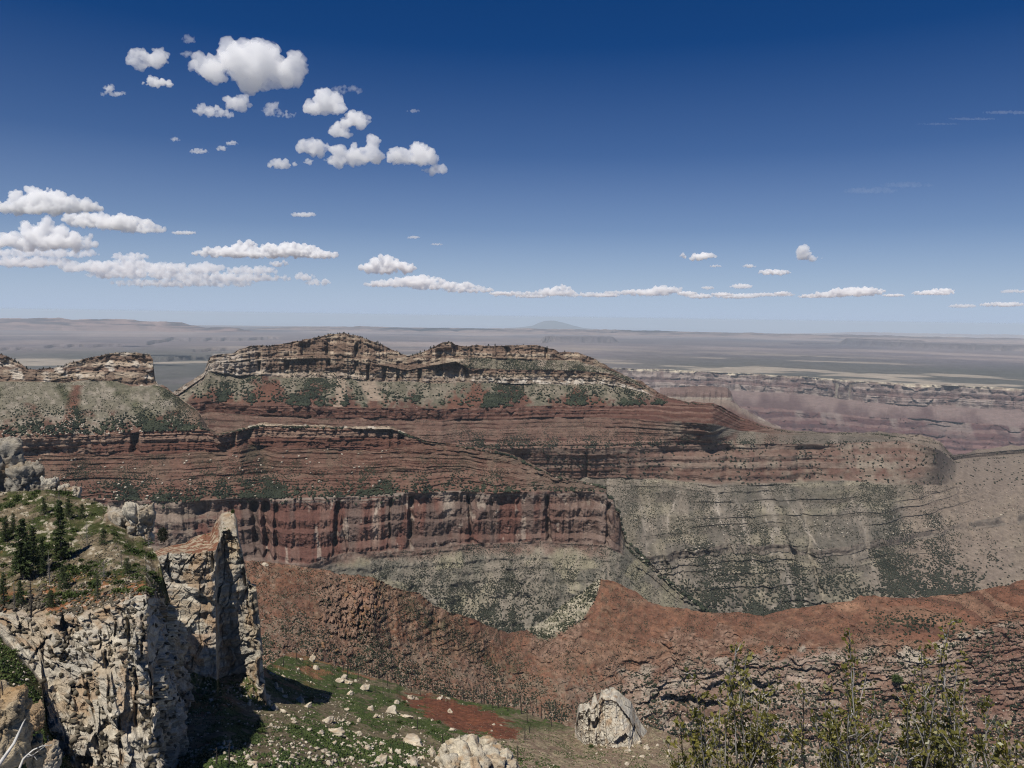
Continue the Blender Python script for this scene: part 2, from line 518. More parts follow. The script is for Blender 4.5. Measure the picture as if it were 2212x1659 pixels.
for ci, (lab, dn, lumps) in enumerate(CLOUDS):
    cx = sum(l[0] * l[2] for l in lumps) / sum(l[2] for l in lumps)
    by = max(l[1] + .5 * l[3] for l in lumps)
    v = ray(cx, by)
    s = min(BASE_Z / max(v.z, 1e-4), 95000 / v.length)
    o0 = v * s
    k = v.length * s / F_PX * (F_PX / math.sqrt(F_PX ** 2 + (cx - 1106) ** 2 + (by - 829.5) ** 2))
    k = s / F_PX
    right, up = CAM @ Vector((1, 0, 0)), CAM @ Vector((0, 1, 0))
    fwd = right.cross(up) * -1
    bm = bmesh.new()
    hpx = max(l[3] for l in lumps)
    for x, dpt, y, rad in blob_field(lumps, 900 + ci):
        c = (right * (x - cx) + up * (by - y) + fwd * dpt) * k
        bmesh.ops.create_icosphere(bm, subdivisions=2, radius=rad * k, matrix=Matrix.Translation(c))
    me = bpy.data.meshes.new('cloud_seed')
    bm.to_mesh(me)
    bm.free()
    ob = bpy.data.objects.new('cloud_seed', me)
    COL.objects.link(ob)
    md = ob.modifiers.new('r', 'REMESH')
    md.mode = 'VOXEL'
    md.voxel_size = k * max(.7, hpx / 34)
    dg = bpy.context.evaluated_depsgraph_get()
    ev = ob.evaluated_get(dg)
    m2 = bpy.data.meshes.new_from_object(ev)
    bpy.data.objects.remove(ob)
    n = len(m2.vertices)
    co = np.empty(n * 3, np.float32)
    no = np.empty(n * 3, np.float32)
    m2.vertices.foreach_get('co', co)
    m2.vertices.foreach_get('normal', no)
    co, no = co.reshape(-1, 3).astype(float), no.reshape(-1, 3).astype(float)
    L0 = hpx * k
    q = co / L0 + ci * 3.3
    d = .40 * fbm(q[:, 0] * 1.7, q[:, 1] * 1.7, q[:, 2] * 1.9, 6, .56)
    d = d + np.where(no[:, 2] < -.3, -.15 * d, 0)
    if dn < .6: d = d + .3 * fbm(q[:, 0] * 2.2, q[:, 1] * 2.2, q[:, 2] * 2.2, 4, .7) - .1
    co = co + no * (d * L0)[:, None]
    m2.vertices.foreach_set('co', co.astype(np.float32).ravel())
    m2.update()
    ob = bpy.data.objects.new('cloud_seed', m2)   # a second union closes the folds
    COL.objects.link(ob)
    md = ob.modifiers.new('r', 'REMESH')
    md.mode = 'VOXEL'
    md.voxel_size = k * max(.6, hpx / 44)
    m2 = bpy.data.meshes.new_from_object(ob.evaluated_get(bpy.context.evaluated_depsgraph_get()))
    bpy.data.objects.remove(ob)
    m2.name = 'cloud'
    m2.materials.clear()
    mt = bpy.data.materials.new('cloud_vapour')
    mt.use_nodes = True
    nt = mt.node_tree
    nt.nodes.remove(nt.nodes['Principled BSDF'])
    vs = nt.nodes.new('ShaderNodeVolumeScatter')
    vs.inputs['Density'].default_value = 2.4 * dn ** 2 / L0
    vs.inputs['Color'].default_value = (1, 1, 1, 1)
    vs.inputs['Anisotropy'].default_value = 0.0
    nt.links.new(vs.outputs[0], nt.nodes['Material Output'].inputs['Volume'])
    m2.materials.append(mt)
    c = bpy.data.objects.new('cloud', m2)
    COL.objects.link(c)
    c.location = o0
    tag(c, lab, 'cloud', 'clouds')
# ================================================================== far country
RE2 = 2 * 7.3e6
PLAIN_Z = -905.0
a_n, r_n = 640, 300
az = np.linspace(math.radians(-42), math.radians(42), a_n)
wall_rim = line([(1200, 790, PLAIN_Z), (1330, 795, PLAIN_Z), (1480, 800, PLAIN_Z), (1600, 806, PLAIN_Z), (1720, 812, PLAIN_Z), (1840, 822, PLAIN_Z),
                 (1960, 828, PLAIN_Z), (2100, 834, PLAIN_Z), (2212, 840, PLAIN_Z), (2330, 845, PLAIN_Z)])
te_w = np.interp(az, wall_rim[0][:, 0], wall_rim[0][:, 1])
R_w = gsm(PLAIN_Z / te_w, 4)
r_start = np.where(az < math.radians(2.5), 8000, R_w * 1.002)
r_start = gsm(r_start, 3)
tt = np.linspace(0, 1, r_n)[:, None]
R = 1 / (1 / r_start[None] * (1 - tt) + tt / 170000)
A = az[None] + 0 * R
X, Y = R * np.sin(A), R * np.cos(A)
Z = PLAIN_Z - R * R / RE2
Z = Z + 25 * fbm(X / 9000, Y / 9000, 1.5, 4) * sstep(1.0, 1.3, R / r_start)


def groove(pts, dpx, wid):               # a gorge cut into the plain: far wall shows
    global Z, gorge
    ln, _ = line(pts, 1000.0)
    te = np.interp(az, ln[:, 0], ln[:, 1], left=np.nan, right=np.nan)
    te = te + 1.6 / F_PX * fbm(az * 160, 2.2, 3.1, 4)
    Rp = PLAIN_Z / te * (1 + (PLAIN_Z / te) / (-2 * RE2 * te) * 0 )
    Rp = Rp[None]
    Rp = np.where(np.isnan(Rp), -1e9, Rp)
    for _ in range(6):
        Rp = np.where(Rp > 0, (PLAIN_Z - Rp * Rp / RE2) / te[None], Rp)
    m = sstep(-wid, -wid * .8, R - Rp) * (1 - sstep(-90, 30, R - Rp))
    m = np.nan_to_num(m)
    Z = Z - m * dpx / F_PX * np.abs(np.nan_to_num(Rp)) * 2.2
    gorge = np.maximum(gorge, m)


gorge = np.zeros_like(R)
groove([(100, 746), (150, 744), (200, 745), (262, 744)], 6, 1800)
groove([(-60, 752), (40, 751), (75, 753)], 3.5, 1500)
groove([(318, 740), (345, 734), (375, 729), (405, 731), (520, 730), (600, 728)], 8, 3000)
groove([(328, 772), (350, 771), (400, 769), (455, 767), (520, 766)], 9, 1500)
groove([(420, 755), (470, 752), (560, 752)], 4, 1500)


def plateau(pts, hpx, depth, soft=500):  # low flat-topped mesa standing on the plain
    global Z, bump
    ln, _ = line(pts, 1000.0)
    te = np.interp(az, ln[:, 0], ln[:, 1], left=np.nan, right=np.nan)
    n0 = np.interp(az, [ln[0, 0], ln[0, 0] + .006, ln[-1, 0] - .006, ln[-1, 0]], [0, 1, 1, 0])
    Rp = np.nan_to_num(PLAIN_Z / te, nan=-1e9)
    for _ in range(8):
        Rp = np.where(Rp > 0, (PLAIN_Z - Rp * Rp / RE2) / np.nan_to_num(te, nan=-1), Rp)
    Rp = Rp[None] + 700 * fbm(az * 200, 1.1, 8.1, 4)[None]
    m = sstep(0, soft, R - Rp) * (1 - sstep(depth, depth + 1500, R - Rp)) * n0[None]
    Z = Z + m * hpx / F_PX * np.abs(Rp) * 1.05
    bump = np.maximum(bump, m * (1 - sstep(soft, soft * 2, R - Rp)))


bump = np.zeros_like(R)
plateau([(1165, 740), (1200, 739.5), (1334, 741)], 11, 2500)
plateau([(1815, 747), (1900, 750), (2060, 756), (2230, 760), (2400, 763)], 9, 9000, 900)
plateau([(1700, 746), (1790, 745), (1880, 747), (2000, 750)], 3, 3000)
sage = fbm(X / 6000, Y / 5000, 4.4, 5)
st = fbm(A * 9, np.log(R) * 14, 2.0, 5)
Rg = R / r_start
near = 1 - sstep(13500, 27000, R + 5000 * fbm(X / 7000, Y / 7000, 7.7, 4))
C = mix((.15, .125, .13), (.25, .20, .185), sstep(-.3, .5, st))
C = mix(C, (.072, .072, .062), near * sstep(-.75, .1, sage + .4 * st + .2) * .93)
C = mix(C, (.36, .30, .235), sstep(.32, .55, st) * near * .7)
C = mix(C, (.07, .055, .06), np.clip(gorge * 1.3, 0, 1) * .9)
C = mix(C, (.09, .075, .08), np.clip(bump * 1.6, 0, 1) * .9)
C = mix(C, (.07, .066, .085), sstep(-.05, .4, fbm(X / 9000, Y / 16000, 2.1, 4)) * sstep(16000, 24000, R) * .55)  # dark patches here and below: colour variation plus painted cloud shadows
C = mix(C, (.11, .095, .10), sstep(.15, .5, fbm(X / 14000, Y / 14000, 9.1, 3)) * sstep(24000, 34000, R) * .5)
idx = np.arange(R.size).reshape(R.shape)
f = np.stack([idx[:-1, :-1], idx[:-1, 1:], idx[1:, 1:], idx[1:, :-1]], -1).reshape(-1, 4)
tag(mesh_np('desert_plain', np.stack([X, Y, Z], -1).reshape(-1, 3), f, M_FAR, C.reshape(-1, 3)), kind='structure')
# deep floor under everything
g = np.linspace(-1, 1, 41)
gx, gy = np.meshgrid(g * 20000, 8000 + g * 20000)
gz = -2150 + 60 * fbm(gx / 3000, gy / 3000, .5, 3)
idx = np.arange(gx.size).reshape(gx.shape)
f = np.stack([idx[:-1, :-1], idx[:-1, 1:], idx[1:, 1:], idx[1:, :-1]], -1).reshape(-1, 4)
tag(mesh_np('canyon_floor', np.stack([gx, gy, gz], -1).reshape(-1, 3), f, M_WALL, np.full((gx.size, 3), .2)), kind='structure')


def strata(z, pal, period, seed, wob=0):
    r = np.random.default_rng(seed)
    n = 96
    tab = r.integers(0, len(pal), n)
    jit = r.normal(0, .10, n)
    u = (z + wob) / period
    u = u + .35 * vn(u * .9, seed, 1.5)
    i = np.floor(u).astype(int) % n
    return np.array(pal)[tab[i]] * (1 + jit[i])[..., None]


def far_disp(amp, s1):
    def d(K, T, X, Y, Z, A):
        S = A * np.hypot(X, Y).mean()
        return amp * (ridge(S / s1, Z / (s1 * 4), 2.1, 4) - .6) * np.where(K == 0, .6, 1.2)
    return d


def far_col(c0, c1, c2, per):
    def c(K, T, X, Y, Z, A):
        S = A * np.hypot(X, Y).mean()
        q = mix(c0, c1, sstep(-.5, .5, fbm(S / 900, Z / per, 1.1, 4) + .6 * vn(.5, .5, Z / per)))
        return mix(q, c2, (K >= 1) * sstep(-.2, .6, T + .4 * fbm(S / 1500, Z / 200, 5.5, 3)))
    return c


# vermilion cliffs on the left skyline
sheet('far_cliffs', [line([(-80, 688), (0, 688), (75, 687), (133, 687), (155, 690), (233, 689), (287, 690.6), (300, 693), (345, 694), (393, 695.6), (410, 701), (447, 708),
                           (467, 706.6), (513, 708), (533, 713), (560, 719)], 42000.),
                     line([(-80, 700), (133, 699), (155, 702), (287, 702), (393, 706), (447, 713), (560, 720.5)], 41200.),
                     line([(-80, 724), (150, 722), (300, 721), (430, 721), (560, 723)], 38500.)],
      (-80, 560), 420, [14, 22], M_FAR, far_disp(1900, 2400), far_col((.05, .036, .042), (.22, .145, .125), (.22, .15, .13), 60), jit=[.7, 1, 0], pyref=705, foot=300, back=.08)  # the darkest tone paints shadow onto the cliff faces
# echo cliffs along the middle and right skyline
sheet('far_cliffs', [line([(430, 716), (505, 714), (547, 710), (640, 706), (737, 705), (760, 706), (777, 704.6), (844, 707), (1070, 709), (1270, 711), (1474, 716), (1708, 721), (1800, 722.5), (1960, 726),
                           (2212, 731), (2300, 733)], 50000.),
                     line([(430, 721), (737, 713), (1070, 715), (1474, 721), (1708, 725), (2212, 733.5), (2300, 735)], 49300.),
                     line([(430, 725), (737, 723), (1070, 723), (1474, 728), (1774, 732), (2212, 737), (2300, 738)], 47500.)],
      (430, 2300), 700, [10, 12], M_FAR, far_disp(1300, 2500), far_col((.08, .058, .06), (.22, .16, .14), (.22, .16, .14), 50), jit=[.6, .8, 0], pyref=715, foot=300, back=.08)
sheet('far_plateau', [line([(1100, 719), (1500, 719), (1740, 720), (1860, 717.5), (1900, 718.5), (2000, 720), (2120, 722), (2300, 725)], 84000.),
                      line([(1100, 724), (1500, 724), (1860, 724), (2300, 729)], 82000.)],
      (1100, 2300), 300, [8], M_FAR, None, far_col((.25, .2, .2), (.3, .25, .22), (.3, .2, .2), 70), jit=[.5, 0], pyref=715, foot=900)
sheet('far_dome_mountain', [line([(1090, 709), (1130, 706.5), (1150, 704), (1162, 698), (1174, 693.5), (1187, 692), (1198, 692.6), (1214, 696), (1237, 703), (1260, 708), (1290, 711)], 112000.),
                            line([(1090, 716), (1290, 717)], 100000.)],
      (1090, 1290), 120, [12], M_FAR, None, far_col((.08, .09, .09), (.1, .1, .1), (.3, .2, .2), 70), jit=[.35, 0], pyref=700, foot=900)


# ------------------------------------------------------------------ the far canyon wall, right
def wall_disp(K, T, X, Y, Z, A):
    S = A * 11500
    but = ridge(S / 420, Z / 1500, 6.6, 4)
    fine = ridge(S / 90, Z / 600, 1.6, 3)
    deep = sstep(.55, .95, ridge(S / 900, 3.3, 1.5, 2))
    d = np.where(K == 0, -260 * (but - .5) - 80 * (fine - .5) + 200 * deep - 260 * (ridge(S / 1500, 2.2, 9.5, 2) - .5) - 70 * (cell(S / 150 + .4 * fbm(S / 120, Z / 120, 1, 3), 1.1, Z / 110)[2] - .5),
                 np.where(K == 1, -170 * (ridge(S / 420, Z / 3000, 6.6, 3) - .5) - 110 * (ridge(S / 130 + .3 * fbm(S / 100, Z / 100, 7, 3), Z / 900, 1.6, 3) - .5), - 110 * (ridge(S / 200 + .3 * fbm(S / 150, Z / 150, 7, 3), Z / 900, 5.6, 3) - .5) - 60 * (cell(S / 170 + .4 * fbm(S / 120, Z / 120, 1, 3), 1.1, Z / 60)[2] - .5) - 360 * (ridge(S / 800 + .3 * fbm(S / 700, Z / 400, 1, 3), Z / 2500, 2.6, 4) - .5) - 40 * (fine - .5)))
    return d


def wall_col(K, T, X, Y, Z, A):
    S = A * 11500
    wob = 30 * fbm(S / 700, 1.1, .7, 3)
    cl = strata(Z, [(.19, .15, .13), (.12, .085, .078), (.23, .185, .16), (.15, .105, .093)], 34, 4, wob)
    cl = mix(cl, (.46, .40, .30), (K == 0) * (1 - sstep(.06, .15, T + .05 * fbm(S / 200, 1, 1, 3))))
    cl = mix(cl, (.12, .068, .06), (K == 0) * sstep(-.1, .5, fbm(S / 130, Z / 400, 3.3, 4)) * .6)
    cl = mix(cl, (.075, .052, .05), sstep(.05, .45, fbm(S / 70, Z / 45, 3.9, 4)) * (K == 0) * .7)
    ta = mix((.18, .13, .115), (.085, .05, .048), sstep(.2, 1.1, T + .9 * fbm(S / 260, Z / 400, 8.1, 5)) * .8)
    re = strata(Z, [(.105, .056, .052), (.135, .078, .07), (.082, .044, .043), (.16, .10, .088)], 26, 8, wob)
    re = mix(re, (.05, .034, .036), sstep(.1, .5, fbm(S / 80, Z / 26, 8.8, 4)) * .5)
    re = mix(re, (.19, .15, .13), sstep(.1, .6, fbm(S / 200 + Z / 500, Z / 600, 5.1, 5)) * (1 - sstep(.1, .6, T)) * .8)
    return np.where((K == 0)[..., None], cl, np.where((K == 1)[..., None], ta, re))


sheet('canyon_wall', [wall_rim[0:1][0] is not None and (wall_rim[0], 3),
                      line([(1200, 838), (1330, 840), (1480, 841), (1621, 846), (1808, 858), (1891, 870), (2041, 877), (2208, 888), (2330, 894)], -1190., 3),
                      line([(1200, 872), (1480, 874), (1621, 879), (1808, 893), (1891, 902), (2041, 909), (2208, 920), (2330, 926)], -1330., 3),
                      line([(1200, 960), (1480, 960), (1808, 972), (2041, 990), (2208, 1000), (2330, 1004)], -1640., 3),
                      line([(1200, 1080), (1808, 1090), (2208, 1130), (2330, 1140)], -2050., 3)],
      (1230, 2330), 820, [60, 34, 70, 30], M_WALL, wall_disp, wall_col, warp=[(*ledges(7, .8, 1), .02), None, (*ledges(11, .5, 3), .03), None],
      jit=[.5, 2.2, 3, 3, 0], pyref=850, foot=200, back=.001, top_z=-.0005)
# small stepped knob between the mesa and the far wall
sheet('canyon_spur', [line([(1425, 838), (1470, 836), (1500, 833), (1540, 834), (1572, 837), (1579, 846), (1585, 866), (1600, 880), (1640, 900), (1690, 922)], 6200., 1),
                      line([(1425, 850), (1540, 846), (1572, 850), (1585, 869), (1640, 903), (1690, 924)], 6100., 1),
                      line([(1425, 866), (1540, 862), (1575, 866), (1590, 874), (1640, 906), (1690, 926)], 6060., 1),
                      line([(1425, 960), (1690, 960)], 5500.)],
      (1425, 1690), 200, [10, 14, 40], M_WALL, lambda K, T, X, Y, Z, A: -60 * (ridge(A * 6000 / 90, Z / 400, 2.2, 4) - .5),
      lambda K, T, X, Y, Z, A: mix(strata(Z, [(.2, .155, .13), (.13, .09, .078), (.24, .2, .165)], 22, 2), mix((.20, .155, .125), (.12, .07, .058), sstep(.05, .25, T)), K == 2),
      jit=[.8, 1, 1, 0], pyref=850, foot=100)
# ================================================================== the main mesa
Z_SUP, Z_SUPB, Z_RED, Z_REDB, Z_TAP = -334., -372., -457., -575., -700.
mesa_top = line([(330, 862, 2950), (370, 852, 2950), (385, 840, 2960), (400, 830, 2970), (440, 806, 2980), (452, 772, 3000), (470, 766, 3050), (500, 764, 3080), (520, 752, 3100), (552, 746, 3120),
                 (575, 749, 3120), (600, 744, 3150), (640, 738, 3150), (665, 733, 3160), (700, 726, 3180), (720, 720, 3200), (745, 720, 3200), (770, 726, 3200), (800, 735, 3200), (825, 745, 3210),
                 (850, 757, 3220), (880, 768, 3220), (900, 764, 3220), (920, 757, 3200), (950, 742, 3180), (975, 738, 3160), (985, 746, 3160), (1010, 748, 3200), (1030, 744, 3230), (1060, 748, 3240),
                 (1085, 746, 3240), (1105, 745, 3240), (1135, 747, 3240), (1160, 745, 3240), (1190, 752, 3240), (1210, 760, 3240), (1225, 761, 3230), (1250, 762, 3230), (1275, 770, 3220),
                 (1300, 785, 3210), (1320, 795, 3200), (1335, 803, 3200), (1350, 812, 3190), (1370, 818, 3180), (1385, 822, 3170), (1400, 834, 3150), (1420, 848, 3120), (1445, 860, 3060),
                 (1480, 867, 3010), (1540, 872, 3000), (1560, 880, 3010), (1600, 905, 3080), (1640, 918, 3110), (1700, 930, 3150), (1790, 935, 3200), (1900, 935, 3280), (1990, 942, 3320),
                 (2030, 955, 3320), (2042, 970, 3320), (2060, 984, 3360), (2085, 980, 3600), (2110, 972, 3900), (2150, 969, 4200), (2185, 960, 4400), (2212, 963, 4450), (2300, 955, 4500)])
mesa_a = line([(330, 866, 2940), (385, 848, 2950), (440, 812, 2965), (452, 785, 2990), (600, 772, 3110), (740, 768, 3140), (880, 795, 3150), (985, 775, 3140), (1010, 773, 3175), (1137, 776, 3215),
               (1250, 782, 3205), (1310, 796, 3185), (1385, 828, 3150), (1420, 852, 3100), (1480, 869, 3000), (1540, 874, 2990), (1600, 907, 3075), (1700, 932, 3140), (1900, 937, 3260), (2030, 957, 3310), (2060, 986, 3350), (2110, 978, 3850), (2300, 965, 4420)], smooth=2)
mesa_b = line([(330, 870, 2930), (385, 852, 2940), (440, 816, 2955), (452, 788, 2985), (600, 776, 3100), (740, 773, 3125), (880, 800, 3140), (985, 782, 3120), (1010, 797, 3125), (1137, 799, 3140),
               (1250, 801, 3130), (1320, 808, 3120), (1385, 836, 3110), (1420, 856, 3080), (1480, 871, 2990), (1540, 876, 2980), (1600, 909, 3070), (1700, 934, 3130), (1900, 939, 3250), (2030, 959, 3300), (2060, 988, 3350), (2110, 980, 3850), (2300, 967, 4420)], smooth=2)
mesa_c = line([(330, 874, 2920), (385, 856, 2930), (440, 822, 2940), (450, 801, 2960), (500, 808, 3020), (600, 817, 3060), (737, 816, 3090), (830, 825, 3100), (911, 828, 3090), (1010, 829, 3095), (1137, 830, 3115),
               (1304, 833, 3090), (1385, 847, 3080), (1420, 862, 3060), (1480, 873, 2980), (1540, 878, 2970), (1600, 911, 3060), (1700, 936, 3120), (1900, 941, 3240), (2030, 961, 3290), (2060, 990, 3350), (2110, 982, 3850), (2300, 969, 4420)], smooth=2)
mesa_2 = line([(330, 890), (385, 872), (450, 868), (570, 876), (740, 880), (940, 884), (1100, 880), (1250, 877), (1400, 875), (1480, 876), (1540, 881), (1600, 913, 3050), (1700, 938, 3110), (1900, 943, 3230), (2030, 963, 3280), (2060, 992, 3350), (2110, 984, 3850), (2300, 971, 4420)], Z_SUP, 5)
mesa_3 = line([(330, 910), (450, 890), (570, 898), (740, 903), (940, 907), (1100, 904), (1250, 901), (1340, 902), (1400, 908), (1540, 916), (1600, 930, 3000), (1700, 940, 3105), (1900, 945, 3220), (2030, 965, 3270), (2060, 994, 3350), (2110, 986, 3850), (2300, 973, 4420)], Z_SUPB, 5)
mesa_4 = line([(330, 1010), (700, 992), (900, 978), (1050, 970), (1300, 968), (1474, 962), (1800, 958), (1960, 954), (2030, 972), (2065, 1000, 3300), (2148, 992, 3750), (2300, 980, 4200)], Z_RED, 5)
mesa_5 = line([(330, 1090), (900, 1045), (1100, 1036), (1284, 1032), (1437, 1036), (1541, 1051), (1708, 1045), (1825, 1041), (1918, 1046), (2030, 1050, 2820), (2148, 1052, 3050), (2300, 1048, 3250)], -570., 5)
mesa_6 = line([(330, 1270), (900, 1270), (1340, 1215), (1541, 1180), (1775, 1186), (1908, 1164), (2041, 1136), (2191, 1112), (2300, 1106, 2900)], Z_TAP, 4)
mesa_7 = line([(330, 1290), (900, 1290), (1340, 1232), (1541, 1196), (1775, 1204), (1908, 1182), (2041, 1155), (2191, 1132), (2300, 1124, 2850)], -722., 4)
mesa_8 = line([(330, 1360), (1500, 1345), (1900, 1335), (2212, 1330), (2300, 1330)], -835., 4)


def mesa_disp(K, T, X, Y, Z, A):
    S = A * 3000
    cliff_n = 0.5 * ridge(S / 70, Z / 500, 4.4, 4) + .5 * ridge(S / 26, Z / 260, 1.2, 3)
    bed = vn(S / 300, .3, Z / 7) + .6 * vn(S / 90, 1.3, Z / 3.2)
    blk = fbm(S / 12, Y / 60, Z / 9, 3)
    d = np.zeros_like(X)
    upper = np.isin(K, (0, 2))
    px, py = to_px(X, Y, Z)
    right = sstep(980, 1040, px)
    big = ridge(S / 210, 4.1, 2.2, 2)
    f1, e1, i1 = cell(S / 34 + .3 * fbm(S / 30, Z / 30, 1, 2), 3.3, Z / 44)
    f2, e2, i2 = cell(S / 13 + .3 * fbm(S / 12, Z / 12, 1, 2), 3.3, Z / 11)
    slot = np.zeros_like(X)
    for x0, y0, y1, w, lean in ((655, 742, 785, 6, .1), (620, 768, 800, 5, 0), (950, 758, 812, 7, 0), (968, 756, 822, 9, .05), (985, 744, 826, 7, 0), (1004, 790, 826, 5, .2), (907, 782, 826, 4, 0), (830, 790, 824, 4, 0),
                                (795, 790, 824, 3, 0), (705, 742, 790, 4, .1), (770, 745, 800, 4, 0), (560, 765, 800, 3, 0), (860, 785, 825, 3, 0), (1095, 750, 775, 5, .3), (1180, 752, 776, 3, 0)):
        slot = np.maximum(slot, np.clip(1.5 - np.abs(px - x0 - (py - y0) * lean) / w, 0, 1) * sstep(y0 - 5, y0 + 3, py) * sstep(y1 + 5, y1 - 3, py))
    d = np.where(upper, (-60 * (big - .6) - 34 * (cliff_n - .55)) * np.where(K == 0, 1, 1 - .4 * right) - 16 * (i1 - .5) - 8 * (i2 - .5) + 1.8 * bed + 4 * blk + 34 * slot, d)
    d = np.where(K == 1, -30 * (cliff_n - .55) + 8 * blk, d)
    gul = ridge(S / 120 + .15 * fbm(S / 60, Z / 60, 3, 2), Z / 700, 9.2, 3)
    d = np.where(K == 3, -26 * (gul - .5) * sstep(0, .25, T) - 20 * (cliff_n - .55) * (1 - sstep(0, .25, T)) + 3 * blk, d)
    d = np.where(K == 4, -26 * (ridge(S / 85, Z / 300, 2.4, 3) - .55) + 2 * bed + 3 * blk - 10 * (cell(S / 24, 1.1, Z / 22)[2] - .5), d)
    d = np.where((K <= 4) & (K > 0), d * (1 - .8 * sstep(1370, 1430, px)), d)
    d = np.where(K == 5, -40 * (ridge(S / 170, Z / 500, 7.2, 3) - .5) + 5.0 * vn(S / 260, .3, Z / 9) + 3 * vn(S / 80, 3.3, Z / 4) + 2.5 * blk, d)
    cr = ridge(S / 160, Z / 900, 6.7, 2) ** 6
    d = np.where(K == 6, -34 * (ridge(S / 120, Z / 500, 5.5, 4) - .55) + 36 * cr * sstep(0, .2, T) + 2.5 * bed + 2 * blk, d)
    gu2 = .5 * ridge(S / 150 + Z / 260 + .25 * fbm(S / 90, Z / 60, 1, 3), Z / 700, 8.2, 3) - .5 * ridge(S / 62 + Z / 120 + .3 * fbm(S / 60, Z / 40, 1, 3), Z / 700, 3.2, 3)
    gu2 = gu2 + .5
    d = np.where(K >= 7, -66 * (gu2 - .5) * sstep(0, .2, np.where(K == 7, T, 1)) + 3 * blk + 2.4 * vn(S / 200, 2.3, Z / 5), d)
    d = np.where((K >= 5) & (K <= 6), d * (1 - .8 * sstep(1800, 1960, px)), d)
    d = np.where((K == 7) | (K == 9), d + 9 * sstep(.15, .45, vn(S / 300, 4.4, Z / 6)) * sstep(0, .1, T) * sstep(1, .9, T), d)
    d = np.where(K == 8, d - 22 * (ridge(S / 70, Z / 300, 8.5, 4) - .5), d)
    return d


